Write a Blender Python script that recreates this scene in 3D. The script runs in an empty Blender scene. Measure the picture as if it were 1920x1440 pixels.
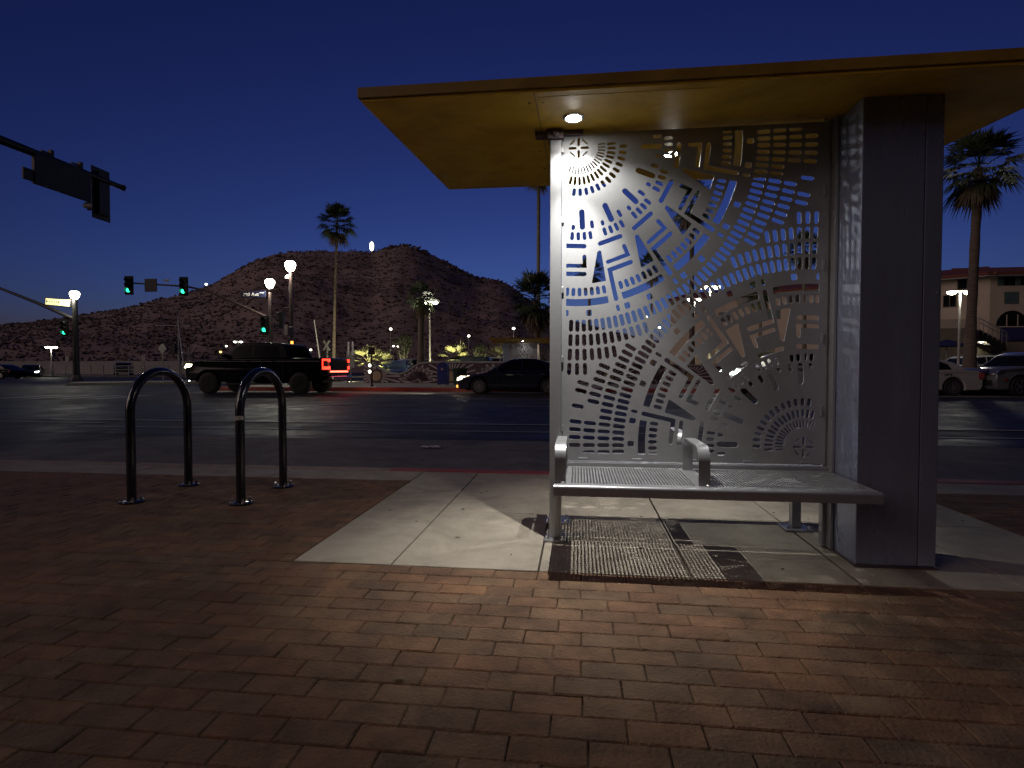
import bpy, math, random
from mathutils import Vector, Matrix
R = math.radians
random.seed(7)
sc = bpy.context.scene
col = sc.collection

# ------------------------------------------------------------------ camera
F, H, YAW, PITCH = 1060.0, 0.95, R(6.73), math.atan(30 / 1060.0)
cd = bpy.data.cameras.new('camera'); cam = bpy.data.objects.new('camera', cd); col.objects.link(cam)
cam.location = (0, 0, H); cam.rotation_euler = (math.pi / 2 - PITCH, 0, YAW)
cd.sensor_width = 36; cd.lens = 36 * F / 1920; cd.clip_start = 0.05; cd.clip_end = 6000
sc.camera = cam

def ray(px, py):            # survey helper: sight line of a point of the photograph (1920 wide)
    x = (px - 960) / F; y = -(py - 720) / F
    cp, sp, cy, sy = math.cos(PITCH), math.sin(PITCH), math.cos(YAW), math.sin(YAW)
    fy = cp + sp * y
    return (x * cy - fy * sy, x * sy + fy * cy, -sp + cp * y)
def at(px, py, Y):          # where that line meets the vertical plane at depth Y
    r = ray(px, py); t = Y / r[1]
    return Vector((r[0] * t, Y, H + r[2] * t))
def gz(px, py, z=0.0):      # where it meets the ground at height z
    r = ray(px, py); t = (z - H) / r[2]
    return Vector((r[0] * t, r[1] * t, z))

# ------------------------------------------------------------------ mesh helpers
class MB:
    def __init__(s): s.v = []; s.f = []; s.m = []
    def add(s, vs, fs, mi=0):
        o = len(s.v); s.v += [tuple(p) for p in vs]
        for f in fs: s.f.append(tuple(i + o for i in f)); s.m.append(mi)
    def box(s, x0, x1, y0, y1, z0, z1, mi=0):
        s.add([(x0,y0,z0),(x1,y0,z0),(x1,y1,z0),(x0,y1,z0),(x0,y0,z1),(x1,y0,z1),(x1,y1,z1),(x0,y1,z1)],
              [(0,3,2,1),(4,5,6,7),(0,1,5,4),(1,2,6,5),(2,3,7,6),(3,0,4,7)], mi)
    def quad(s, a, b, c, d, mi=0): s.add([a,b,c,d], [(0,1,2,3)], mi)
    def poly(s, pts, mi=0): s.add(pts, [tuple(range(len(pts)))], mi)
    def tube(s, path, r, n=12, caps=True, mi=0):
        path = [Vector(p) for p in path]; k = len(path)
        rs = r if isinstance(r, (list, tuple)) else [r] * k
        t0 = (path[1] - path[0]).normalized()
        u = t0.orthogonal().normalized(); vs = []
        for i, p in enumerate(path):
            t = (path[min(i+1, k-1)] - path[max(i-1, 0)]).normalized()
            u = (u - t * u.dot(t)).normalized(); w = t.cross(u)
            for j in range(n):
                a = 2 * math.pi * j / n
                vs.append(p + (u * math.cos(a) + w * math.sin(a)) * rs[i])
        fs = [(i*n+j, i*n+(j+1)%n, (i+1)*n+(j+1)%n, (i+1)*n+j) for i in range(k-1) for j in range(n)]
        if caps: fs += [tuple(reversed(range(n))), tuple(range((k-1)*n, k*n))]
        s.add(vs, fs, mi)
    def lathe(s, prof, n=20, c=(0,0,0), axis='z', mi=0):
        vs = []
        for r, h in prof:
            for j in range(n):
                a = 2*math.pi*j/n; x, y = r*math.cos(a), r*math.sin(a)
                p = (x, y, h) if axis == 'z' else ((x, h, y) if axis == 'y' else (h, x, y))
                vs.append((p[0]+c[0], p[1]+c[1], p[2]+c[2]))
        k = len(prof)
        fs = [(i*n+j, i*n+(j+1)%n, (i+1)*n+(j+1)%n, (i+1)*n+j) for i in range(k-1) for j in range(n)]
        fs += [tuple(reversed(range(n))), tuple(range((k-1)*n, k*n))]
        s.add(vs, fs, mi)
    def prism(s, pts, ax, a0, a1, mi=0):       # polygon (u,v) swept along axis
        n = len(pts)
        def P(u, v, a): return (u, a, v) if ax == 'y' else ((a, u, v) if ax == 'x' else (u, v, a))
        vs = [P(u, v, a0) for u, v in pts] + [P(u, v, a1) for u, v in pts]
        fs = [(i, (i+1)%n, n+(i+1)%n, n+i) for i in range(n)] + [tuple(reversed(range(n))), tuple(range(n, 2*n))]
        s.add(vs, fs, mi)
    def build(s, name, mats, parent=None, smooth=False, bevel=0, seg=2, loc=None, normals=True):
        me = bpy.data.meshes.new(name); me.from_pydata(s.v, [], s.f)
        return finish(me, name, mats, parent, smooth, bevel, seg, loc, s.m, normals)

def loose(mb, name, mats, parent=None, **kw):    # one object per separate piece
    par = list(range(len(mb.v)))
    def fd(i):
        while par[i] != i: par[i] = par[par[i]]; i = par[i]
        return i
    for f in mb.f:
        for i in f[1:]: par[fd(i)] = fd(f[0])
    gr = {}
    for f, m in zip(mb.f, mb.m): gr.setdefault(fd(f[0]), []).append((f, m))
    out = []
    for fs in gr.values():
        q = MB(); ids = sorted({i for f, m in fs for i in f}); mp = {i: k for k, i in enumerate(ids)}
        q.v = [mb.v[i] for i in ids]; q.f = [tuple(mp[i] for i in f) for f, m in fs]; q.m = [m for f, m in fs]
        out.append(q.build(name, mats, parent, **kw))
    return out

def finish(me, name, mats, parent=None, smooth=False, bevel=0, seg=2, loc=None, mi=None, normals=True):
    for m in (mats if isinstance(mats, (list, tuple)) else [mats]): me.materials.append(m)
    if mi:
        for p, k in zip(me.polygons, mi): p.material_index = k
    if normals:
        import bmesh
        b = bmesh.new(); b.from_mesh(me); bmesh.ops.recalc_face_normals(b, faces=b.faces); b.to_mesh(me); b.free()
    if smooth:
        for p in me.polygons: p.use_smooth = True
        try: me.set_sharp_from_angle(angle=R(40))
        except Exception: pass
    me.update()
    o = bpy.data.objects.new(name, me); col.objects.link(o)
    if parent: o.parent = parent
    if loc is not None: o.location = loc
    if bevel:
        md = o.modifiers.new('bevel', 'BEVEL'); md.width = bevel; md.segments = seg; md.limit_method = 'ANGLE'; md.angle_limit = R(35)
    return o

def fill_mesh(name, outer, holes=(), half=0.05, bevel=0.0, res=2):   # flat outline with holes, given thickness; x,z plane
    cu = bpy.data.curves.new(name, 'CURVE'); cu.dimensions = '2D'; cu.fill_mode = 'BOTH'
    cu.extrude = max(half - bevel, 0); cu.bevel_depth = bevel; cu.bevel_resolution = res; cu.offset = -bevel
    for pts in [outer] + list(holes):
        sp = cu.splines.new('POLY'); sp.points.add(len(pts) - 1); sp.use_cyclic_u = True
        for p, (x, y) in zip(sp.points, pts): p.co = (x, y, 0, 1)
    o = bpy.data.objects.new(name, cu); col.objects.link(o)
    dg = bpy.context.evaluated_depsgraph_get()
    me = bpy.data.meshes.new_from_object(o.evaluated_get(dg))
    bpy.data.objects.remove(o); bpy.data.curves.remove(cu)
    me.transform(Matrix.Rotation(math.pi / 2, 4, 'X')); me.materials.clear()
    return me

def text_mesh(txt, size, depth=0.004):
    cu = bpy.data.curves.new('text', 'FONT'); cu.body = txt; cu.size = size; cu.extrude = depth; cu.align_x = 'CENTER'; cu.align_y = 'CENTER'
    o = bpy.data.objects.new('text', cu); col.objects.link(o)
    me = bpy.data.meshes.new_from_object(o.evaluated_get(bpy.context.evaluated_depsgraph_get()))
    bpy.data.objects.remove(o); bpy.data.curves.remove(cu)
    me.transform(Matrix.Rotation(math.pi / 2, 4, 'X')); me.materials.clear()
    return me

# ------------------------------------------------------------------ scene tree helpers
def thing(name, label, cat, loc=(0,0,0), rotz=0, group=None):
    o = bpy.data.objects.new(name, None); col.objects.link(o); o.empty_display_size = .2
    o.location = loc; o.rotation_euler = (0, 0, rotz)
    return tag(o, label, cat, group)
def tag(o, label, cat, group=None):
    o['label'] = label; o['category'] = cat
    if group: o['group'] = group
    return o
def struct(o): o['kind'] = 'structure'; return o
def kids(o): return [c for c in bpy.data.objects if c.parent == o]
def copy_tree(o, parent=None, loc=None, rotz=None, label=None):
    ch = kids(o); c = o.copy(); col.objects.link(c)
    if parent: c.parent = parent
    if loc is not None: c.location = loc
    if rotz is not None: c.rotation_euler = (0, 0, rotz)
    if label: c['label'] = label
    for k in ch: copy_tree(k, c)
    return c
def lamp(name, kind, loc, power, colr, parent=None, radius=0.05, spot=None, blend=0.3, rot=None):
    l = bpy.data.lights.new(name, kind); l.energy = power; l.color = colr
    l.shadow_soft_size = radius
    if spot: l.spot_size = R(spot); l.spot_blend = blend
    o = bpy.data.objects.new(name, l); col.objects.link(o); o.location = loc
    if parent: o.parent = parent
    if rot: o.rotation_euler = rot
    return o

# ------------------------------------------------------------------ materials
def mat(name, c, rough=0.6, metal=0.0, c2=None, scale=6.0, detail=6.0, bump=0.0, bscale=None, spec=0.5, stretch=None,
        lo=0.35, hi=0.65, rvar=0.0, coat=0.0, attr=None, trans=0.0, stain=None):
    m = bpy.data.materials.new(name); m.use_nodes = True; nt = m.node_tree; n = nt.nodes; L = nt.links
    b = n['Principled BSDF']; b.inputs['Roughness'].default_value = rough; b.inputs['Metallic'].default_value = metal
    b.inputs['Specular IOR Level'].default_value = spec; b.inputs['Coat Weight'].default_value = coat
    b.inputs['Transmission Weight'].default_value = trans
    b.inputs['Base Color'].default_value = (*c, 1)
    tc = n.new('ShaderNodeTexCoord'); src = tc.outputs['Object']
    if stretch:
        mp = n.new('ShaderNodeMapping'); mp.inputs['Scale'].default_value = stretch
        L.new(src, mp.inputs[0]); src = mp.outputs[0]
    if c2 or rvar:
        nz = n.new('ShaderNodeTexNoise'); nz.inputs['Scale'].default_value = scale; nz.inputs['Detail'].default_value = detail
        nz.inputs['Roughness'].default_value = 0.62
        L.new(src, nz.inputs['Vector'])
        rp = n.new('ShaderNodeMapRange'); rp.inputs[1].default_value = lo; rp.inputs[2].default_value = hi
        L.new(nz.outputs['Fac'], rp.inputs[0])
        if c2:
            mx = n.new('ShaderNodeMix'); mx.data_type = 'RGBA'
            mx.inputs[6].default_value = (*c, 1); mx.inputs[7].default_value = (*c2, 1)
            L.new(rp.outputs[0], mx.inputs[0]); out = mx.outputs[2]
            if attr:
                at_ = n.new('ShaderNodeAttribute'); at_.attribute_name = attr
                m2 = n.new('ShaderNodeMix'); m2.data_type = 'RGBA'; m2.blend_type = 'MULTIPLY'; m2.inputs[0].default_value = 1
                L.new(out, m2.inputs[6]); L.new(at_.outputs['Color'], m2.inputs[7]); out = m2.outputs[2]
            if stain:
                ns = n.new('ShaderNodeTexNoise'); ns.inputs['Scale'].default_value = stain[0]; ns.inputs['Detail'].default_value = 9; ns.inputs['Roughness'].default_value = .7
                ns.inputs['Distortion'].default_value = .8
                L.new(tc.outputs['Object'], ns.inputs['Vector'])
                rs_ = n.new('ShaderNodeMapRange'); rs_.inputs[1].default_value = .38; rs_.inputs[2].default_value = .56; rs_.inputs[3].default_value = stain[1]; rs_.inputs[4].default_value = 1
                L.new(ns.outputs['Fac'], rs_.inputs[0])
                m3 = n.new('ShaderNodeMix'); m3.data_type = 'RGBA'; m3.blend_type = 'MULTIPLY'; m3.inputs[0].default_value = 1
                L.new(out, m3.inputs[6]); L.new(rs_.outputs[0], m3.inputs[7]); out = m3.outputs[2]
            L.new(out, b.inputs['Base Color'])
        if rvar:
            rr = n.new('ShaderNodeMapRange'); rr.inputs[1].default_value = lo; rr.inputs[2].default_value = hi
            rr.inputs[3].default_value = rough - rvar; rr.inputs[4].default_value = rough + rvar
            L.new(nz.outputs['Fac'], rr.inputs[0]); L.new(rr.outputs[0], b.inputs['Roughness'])
    if bump:
        nb = n.new('ShaderNodeTexNoise'); nb.inputs['Scale'].default_value = bscale or scale * 4; nb.inputs['Detail'].default_value = 5
        L.new(src, nb.inputs['Vector'])
        bp = n.new('ShaderNodeBump'); bp.inputs['Strength'].default_value = bump; bp.inputs['Distance'].default_value = 0.01
        L.new(nb.outputs['Fac'], bp.inputs['Height']); L.new(bp.outputs[0], b.inputs['Normal'])
    return m
def emit(name, c, s):
    m = bpy.data.materials.new(name); m.use_nodes = True; nt = m.node_tree
    b = nt.nodes['Principled BSDF']; b.inputs['Base Color'].default_value = (*c, 1)
    b.inputs['Emission Color'].default_value = (*c, 1); b.inputs['Emission Strength'].default_value = s
    return m

M = {}
M['silver'] = mat('satin_silver_metal', (.38,.385,.40), .38, .6, (.30,.305,.32), 5, bump=.03, bscale=260, rvar=.06)
M['panel'] = mat('perforated_panel_metal', (.375,.38,.395), .45, .4, (.31,.315,.33), 7, bump=.05, bscale=330, rvar=.05)
M['column'] = mat('stained_column_metal', (.36,.41,.58), .34, .65, (.26,.29,.38), 2.2, stretch=(3,3,.5), bump=.02, bscale=200, rvar=.1)
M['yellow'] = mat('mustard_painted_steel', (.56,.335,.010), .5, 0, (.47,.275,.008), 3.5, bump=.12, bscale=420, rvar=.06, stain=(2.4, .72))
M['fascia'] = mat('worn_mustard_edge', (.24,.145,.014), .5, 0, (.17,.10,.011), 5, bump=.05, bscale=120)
M['bracket'] = mat('dark_bracket_steel', (.12,.09,.10), .45, .5)
M['bolt'] = mat('bright_bolt_steel', (.7,.7,.68), .25, 1.0)
M['blackpaint'] = mat('gloss_black_paint', (.008,.009,.014), .22, 0, coat=.6, bump=.01, bscale=90)
M['darkmetal'] = mat('dark_pole_paint', (.018,.018,.022), .5, .2, (.03,.028,.028), 8)
M['brownpole'] = mat('brown_pole_paint', (.07,.045,.045), .5, .2, (.05,.035,.035), 8)
M['greypole'] = mat('galvanised_pole', (.32,.31,.31), .5, .4, (.25,.24,.24), 6)
M['signback'] = mat('sign_back_aluminium', (.34,.33,.32), .5, .3, (.28,.27,.27), 9)
M['white'] = mat('white_sign_sheet', (.75,.74,.76), .5)
M['signblue'] = mat('navy_sign_sheet', (.010,.012,.034), .4)
M['sticker'] = mat('pale_sticker', (.55,.5,.45), .5, 0, (.2,.18,.16), 60)
def brickmat():
    m = mat('clay_paver', (.190,.106,.055), .85, 0, (.120,.067,.036), 9, bump=.9, bscale=75, attr='tone', detail=8, stain=(1.7, .6))
    return m
M['brick'] = brickmat()
M['sand'] = mat('joint_sand', (.04,.03,.022), .95)
M['concrete'] = mat('worn_concrete', (.36,.318,.252), .78, 0, (.27,.236,.188), 5, detail=12, bump=.5, bscale=140, lo=.3, hi=.72, stain=(2.2, .74))
M['padconc'] = mat('dirty_road_concrete', (.15,.138,.125), .8, 0, (.09,.083,.078), 3.1, detail=10, bump=.4, bscale=60, stain=(.8, .6))
M['asphalt'] = mat('old_asphalt', (.050,.049,.052), .62, 0, (.030,.030,.033), .9, detail=12, bump=.6, bscale=90, rvar=.12, spec=.25, stain=(.35, .6))
M['asphalt2'] = mat('newer_asphalt', (.027,.027,.031), .55, 0, (.020,.020,.024), 1.3, detail=10, bump=.5, bscale=90, rvar=.1, spec=.25)
M['gutter'] = mat('gutter_concrete', (.22,.20,.185), .75, 0, (.13,.12,.11), .7, detail=10, bump=.3, bscale=30, stretch=(.35,1,1))
M['redkerb'] = mat('red_kerb_paint', (.32,.052,.042), .65, 0, (.18,.06,.047), 5, detail=10)
M['kerb'] = mat('bare_kerb_concrete', (.30,.22,.17), .75, 0, (.20,.14,.105), 6)
M['line'] = mat('worn_white_line', (.42,.42,.42), .6, 0, (.16,.16,.165), 4, detail=10)
M['dirt'] = mat('desert_ground', (.13,.105,.085), .9, 0, (.08,.065,.055), .12, detail=10)
M['farpave'] = mat('far_pavement_concrete', (.30,.275,.25), .8, 0, (.2,.185,.17), .5, detail=9)
M['tyre'] = mat('tyre_rubber', (.014,.014,.015), .75)
M['glass'] = mat('dark_car_glass', (.005,.006,.010), .16, 0, spec=.12)
M['tint'] = mat('tinted_rear_glass', (.004,.005,.008), .3, 0, spec=0)
M['rim'] = mat('alloy_rim', (.55,.56,.6), .3, .9)
M['darkrim'] = mat('black_rim', (.03,.03,.032), .35, .6)
M['chrome'] = mat('chrome_trim', (.75,.75,.76), .14, 1)
M['blacktrim'] = mat('black_trim', (.008,.008,.009), .5)
M['lamp'] = emit('lamp_glow_white', (1,.97,.82), 14)
M['lampdim'] = emit('small_lamp_glow', (1,.96,.8), 7)
M['downlight'] = emit('downlight_glow', (1,.97,.9), 110)
M['green'] = emit('green_signal_glow', (.03,1,.42), 3.2)
M['redlight'] = emit('tail_lamp_glow', (1,.022,.010), 8)
M['redbar'] = emit('brake_bar_glow', (1,.10,.06), 6)
M['amber'] = emit('amber_glow', (1,.33,.06), 3)
M['orangelamp'] = emit('orange_lamp_glow', (1,.55,.16), 4)
M['head'] = emit('headlamp_glow', (1,.9,.6), 8)
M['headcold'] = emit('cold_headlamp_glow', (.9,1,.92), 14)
M['litsign'] = emit('lit_sign_face', (1,.93,.45), 1.0)
for k in ('lamp','lampdim','green','redlight','redbar','amber','orangelamp','head','headcold','litsign'): M[k].cycles.emission_sampling = 'NONE'   # the lamps carry real lights
M['signink'] = mat('sign_lettering', (.08,.09,.07), .5)
M['frond'] = mat('palm_frond', (.055,.075,.03), .6, 0, (.03,.045,.02), 2.2)
M['deadfrond'] = mat('dry_palm_frond', (.17,.13,.08), .8, 0, (.1,.075,.05), 3)
M['trunk'] = mat('palm_trunk_bark', (.17,.13,.105), .9, 0, (.09,.068,.055), 4, bump=.8, bscale=9, stretch=(1,1,4))
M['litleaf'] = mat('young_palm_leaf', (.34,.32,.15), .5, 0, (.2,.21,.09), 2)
M['bushleaf'] = mat('olive_bush_leaf', (.12,.13,.07), .7, 0, (.07,.08,.045), 2)
M['hill'] = mat('hill_soil', (.37,.27,.235), .95, 0, (.24,.178,.157), .08, detail=14, bump=1.0, bscale=.5, lo=.4, hi=.6)
M['scrub'] = mat('desert_scrub', (.25,.19,.165), .9, 0, (.14,.11,.095), .08)
M['stucco'] = mat('beige_stucco', (.54,.45,.37), .85, 0, (.46,.38,.31), .6, bump=.2, bscale=20)
M['basestucco'] = mat('brown_stucco', (.22,.19,.15), .85, 0, (.18,.155,.12), .6)
M['tileroof'] = mat('red_clay_tile', (.20,.06,.04), .8, 0, (.13,.04,.03), 4, stretch=(1,1,1))
M['winglass'] = mat('building_window_glass', (.10,.16,.17), .12, 0, (.06,.10,.11), 1.5, spec=.7)
M['windark'] = mat('dark_window_glass', (.012,.013,.016), .1, 0, spec=.6)
M['navyawning'] = mat('navy_awning_cloth', (.012,.015,.075), .8)
M['mauvewall'] = mat('mauve_mural_paint', (.085,.045,.065), .8, 0, (.06,.033,.05), 2)
M['palepaint'] = mat('pale_mural_paint', (.55,.47,.49), .8, 0, (.42,.36,.38), 3)
M['tanpaint'] = mat('tan_mural_paint', (.36,.26,.17), .8)
M['tealpaint'] = mat('teal_mural_paint', (.05,.11,.105), .8)
M['walltop'] = mat('wall_cap_concrete', (.34,.32,.31), .8)
M['bluebox'] = mat('blue_box_paint', (.008,.04,.22), .45, 0, (.007,.03,.17), 3)
M['bingreen'] = mat('green_bin_slats', (.03,.075,.055), .55, 0, (.02,.05,.04), 3)
M['paper'] = mat('scrap_paper', (.6,.58,.55), .8)
M['leaf'] = mat('dry_leaf', (.2,.16,.1), .8)
def paint(name, c, rough=.3, coat=.7, spec=.5): return mat(name, c, rough, 0.0, coat=coat, spec=spec)
M['carblack'] = paint('black_car_paint', (.004,.005,.007), .22, .12, .15)
M['carnavy'] = paint('midnight_car_paint', (.006,.008,.022), .25)
M['carwhite'] = paint('white_car_paint', (.36,.36,.355))
M['cargrey'] = paint('grey_car_paint', (.11,.115,.13))
M['carsilver'] = paint('silver_car_paint', (.4,.41,.43))
M['carblue'] = paint('blue_grey_car_paint', (.06,.085,.12))

# ------------------------------------------------------------------ world
w = bpy.data.worlds.new('World'); sc.world = w; w.use_nodes = True
nt = w.node_tree; bg = nt.nodes['Background']
sky = nt.nodes.new('ShaderNodeTexSky'); sky.sky_type = 'NISHITA'; sky.sun_disc = False
sky.sun_elevation = R(-4.6); sky.sun_rotation = R(0); sky.ozone_density = 4.0; sky.altitude = 350
nt.links.new(sky.outputs[0], bg.inputs[0]); bg.inputs[1].default_value = 2.75
sun = lamp('town_glow_fill', 'SUN', (0, -20, 10), .46, (1, .75, .68)); sun.data.angle = R(40)
sun.rotation_euler = Vector((math.cos(R(25))*math.sin(R(58)), math.cos(R(25))*math.cos(R(58)), -math.sin(R(25)))).to_track_quat('-Z', 'Y').to_euler()   # soft fill added from the left to brighten the hill, as town glow

# ================================================================== GROUND
mb = MB(); mb.quad((-3000,-400,-.30),(3000,-400,-.30),(3000,4000,-.30),(-3000,4000,-.30))
struct(mb.build('ground', M['dirt']))
mb = MB(); mb.quad((-160,5.18,-.13),(160,5.18,-.13),(160,25.0,-.13),(-160,25.0,-.13)); mb.quad((-120,-30,-.131),(-7.6,-30,-.131),(-7.6,5.18,-.131),(-120,5.18,-.131))
mb.quad((-75,25,-.13),(-17.5,25,-.13),(-17.5,62,-.13),(-75,62,-.13))
struct(mb.build('road', M['asphalt']))
mb = MB()                                   # newer dark asphalt lanes
mb.quad((-160,8.45,-.126),(160,8.45,-.126),(160,9.25,-.126),(-160,9.25,-.126))
mb.quad((-160,10.75,-.126),(160,10.75,-.126),(160,15.3,-.126),(-160,15.3,-.126))
struct(mb.build('road_resurfacing', M['asphalt2']))
mb = MB(); mb.poly([(-6.5,5.2,-.121),(60,5.2,-.121),(60,8.4,-.121),(-6.0,8.2,-.121),(-6.85,7.8,-.121),(-7.6,5.6,-.121)])
struct(mb.build('bus_bay', M['padconc']))
mb = MB()
mb.quad((-17,22.6,-.122),(80,22.6,-.122),(80,24.98,-.122),(-17,24.98,-.122))
struct(mb.build('gutter', M['gutter']))
mb = MB()
for (x0, x1, y0, y1) in ((-11,60,10.55,10.68), (-9.2,60,9.36,9.44), (-30,-9.2,10.0,10.08)): mb.quad((x0,y0,-.118),(x1,y0,-.118),(x1,y1,-.118),(x0,y1,-.118))
for i in range(14): mb.quad((-12+i*5,15.6,-.118),(-9.6+i*5,15.6,-.118),(-9.6+i*5,15.72,-.118),(-12+i*5,15.72,-.118))
mb.quad((-9.6,12.6,-.118),(-9.2,12.55,-.118),(-6.5,16.6,-.118),(-6.9,16.7,-.118))
for i in range(4): mb.quad((-20.5+i*1.2,17.6,-.118),(-20.0+i*1.2,17.6,-.118),(-20.0+i*1.2,20.2,-.118),(-20.5+i*1.2,20.2,-.118))
mb.quad((-9,19.2,-.118),(40,19.2,-.118),(40,19.34,-.118),(-9,19.34,-.118))
struct(mb.build('lane_marking', M['line']))
mb = MB(); mb.box(-8, 45, 5.03, 5.2, -.14, 0)
mbk = MB(); mbk.box(-1.75, 45, 5.04, 5.203, -.02, .003)
struct(mb.build('kerb', M['kerb'], bevel=.02)); struct(mbk.build('kerb_paint', M['redkerb'], bevel=.012))
mb = MB(); mb.box(-17, 90, 25, 25.35, -.2, .06); struct(mb.build('far_kerb', M['redkerb'], bevel=.03))
mb = MB(); mb.quad((-17,25.35,.055),(90,25.35,.055),(90,36,.055),(-17,36,.055)); struct(mb.build('far_pavement', M['farpave']))
mb = MB(); mb.quad((-17,36,.02),(90,36,.02),(90,110,.02),(-17,110,.02)); mb.quad((-60,62.5,.02),(-17,62.5,.02),(-17,110,.02),(-60,110,.02)); struct(mb.build('parking_lot', M['asphalt']))
mb = MB(); mb.prism([(-31,31),(-28,33.4),(-22.5,36.5),(-22.5,42),(-27,42),(-33,34)], 'z', -.14, .03); struct(mb.build('traffic_island', M['farpave']))
mb = MB(); mb.prism([(-75,60),(-44,60.5),(-17.5,60.5),(-17.5,62),(-75,62)], 'z', -.14, .05); struct(mb.build('far_roadside_pavement', M['farpave']))

# brick paving: every paver is modelled, one sheet of paving
def pavers(name, x0, x1, y0, y1, clip=None, fine=True):
    mb = MB(); tones = []
    L, W, g = .2008, .0992, .0022
    rows = round((y1 - y0) / W); W = (y1 - y0) / rows; c = .010
    for r in range(rows):
        yb = y1 - (r + 1) * W; ya = yb + W - g
        off = -(r % 2) * L / 2 + random.uniform(-.012, .012)
        k = int((x1 - x0) / L) + 2
        for i in range(k):
            a = x0 + off + i * L; b = a + L - g + random.uniform(-.001, .001)
            a = max(a, x0); b = min(b, x1)
            if b - a < .03 or (clip and clip((a + b) / 2, yb + W / 2)): continue
            h = random.uniform(-.0022, .0012); tx = random.uniform(-.0012, .0012); ty = random.uniform(-.0012, .0012)
            e = c * .45
            j = [random.uniform(-.001, .001) for _ in range(4)]
            vs = [(a+j[0],yb+j[1],-.03),(b+j[1],yb+j[2],-.03),(b+j[2],ya+j[3],-.03),(a+j[3],ya+j[0],-.03),
                  (a+j[0],yb+j[1],h-.004),(b+j[1],yb+j[2],h-.004+tx),(b+j[2],ya+j[3],h-.004+tx+ty),(a+j[3],ya+j[0],h-.004+ty),
                  (a+e,yb+e,h),(b-e,yb+e,h+tx),(b-e,ya-e,h+tx+ty),(a+e,ya-e,h+ty)]
            fs = [(8,9,10,11)] + [(4+q,4+(q+1)%4,8+(q+1)%4,8+q) for q in range(4)] + [(q,(q+1)%4,4+(q+1)%4,4+q) for q in range(4)]
            t = random.choice([(1,1,1),(1.12,1.05,1.0),(.92,.82,.8),(1.05,.86,.8),(.85,.95,1.02),(1.0,1.08,1.1),(1.15,.98,.85),(.8,.76,.78)])
            q = random.uniform(.9, 1.1); t = tuple(1+(v-1)*.6 for v in t); t = (t[0]*q, t[1]*q, t[2]*q, 1)
            mb.add(vs, fs); tones += [t] * len(fs)
    o = mb.build(name, M['brick'], normals=False)
    ca = o.data.color_attributes.new('tone', 'FLOAT_COLOR', 'CORNER')
    for p, t in zip(o.data.polygons, tones):
        for li in p.loop_indices: ca.data[li].color = t
    return struct(o)
pavers('brick_paving', -5.2, 5.0, .25, 2.612)
pavers('brick_paving_by_racks', -6.6, -1.408, 2.614, 4.62)
pavers('brick_paving_beyond_shelter', 2.51, 5.2, 2.614, 4.62)
mb = MB(); mb.quad((-7.6,-6,-.022),(7,-6,-.022),(7,5.02,-.022),(-7.6,5.02,-.022)); struct(mb.build('paving_bed', M['sand']))
mb = MB(); mb.quad((-7.6,-6,-.004),(7,-6,-.004),(7,.249,-.004),(-7.6,.249,-.004)); struct(mb.build('plain_paving', M['brick']))
# concrete slabs
mb = MB(); xs = [-1.402, -.90, -.185, .515, 1.24, 1.915, 2.505]; g = .009
for i in range(6):
    for (ya, yb) in ((2.617, 3.655), (3.655, 5.02)):
        mb.box(xs[i] + g/2, xs[i+1] - g/2, ya + g/2, yb - g/2, -.05, random.uniform(-.002, .001))
for i, (a, b) in enumerate(((-6.9,-4.05),(-4.05,-2.7),(-2.7,-1.408),(2.512,3.6),(3.6,5.2))): mb.box(a+g/2, b-g/2, 4.626, 5.02, -.05, -.001)
struct(mb.build('concrete_paving', M['concrete'], bevel=.004, seg=2))

# ================================================================== BUS SHELTER
S1 = 'steel bus shelter nearest the camera with mustard roof and silver perforated panel'
shel = thing('bus_shelter', S1, 'bus shelter', (0, 0, 0), group='bus shelters along the street')
YP = 3.13
def zr(y): return 2.238 + .086 * (y - YP)
# --- roof: a shallow tray, tilted up toward the street
X0, X1, Y0, Y1 = -1.015, 2.19, 2.575, 4.38
mb = MB(); th = .058
vs = [(X0,Y0,zr(Y0)),(X1,Y0,zr(Y0)),(X1,Y1,zr(Y1)),(X0,Y1,zr(Y1))]; vs += [(a,b,c+th) for a,b,c in vs]
mb.add(vs, [(0,3,2,1),(4,5,6,7),(0,1,5,4),(1,2,6,5),(2,3,7,6),(3,0,4,7)])
roof = mb.build('roof', M['yellow'], shel, bevel=.004)
mb = MB()                                           # folded edge trim round the roof
for (a, b, c, d) in ((X0-.012,X1+.012,Y0-.012,Y0-.001),(X0-.012,X1+.012,Y1+.001,Y1+.012)):
    z = zr((c+d)/2); mb.box(a, b, c, d, z+.016, z+th+.006)
for xx in ((X0-.012, X0-.001), (X1+.001, X1+.012)):
    vs = [(xx[0],Y0,zr(Y0)+.016),(xx[1],Y0,zr(Y0)+.016),(xx[1],Y1,zr(Y1)+.016),(xx[0],Y1,zr(Y1)+.016)]; vs += [(a,b,c+th-.01) for a,b,c in vs]
    mb.add(vs, [(0,3,2,1),(4,5,6,7),(0,1,5,4),(1,2,6,5),(2,3,7,6),(3,0,4,7)])
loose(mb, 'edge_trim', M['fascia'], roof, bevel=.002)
mb = MB()
for (a, b, c, d) in ((-.19, .62, 2.63, 3.02),):
    vs = [(a,c,zr(c)-.002),(b,c,zr(c)-.002),(b,d,zr(d)-.002),(a,d,zr(d)-.002)]; vs += [(p,q,r+.0015) for p,q,r in vs]
    mb.add(vs, [(0,3,2,1),(4,5,6,7),(0,1,5,4),(1,2,6,5),(2,3,7,6),(3,0,4,7)])
mb.build('light_hatch', M['yellow'], roof, bevel=.001)
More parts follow.
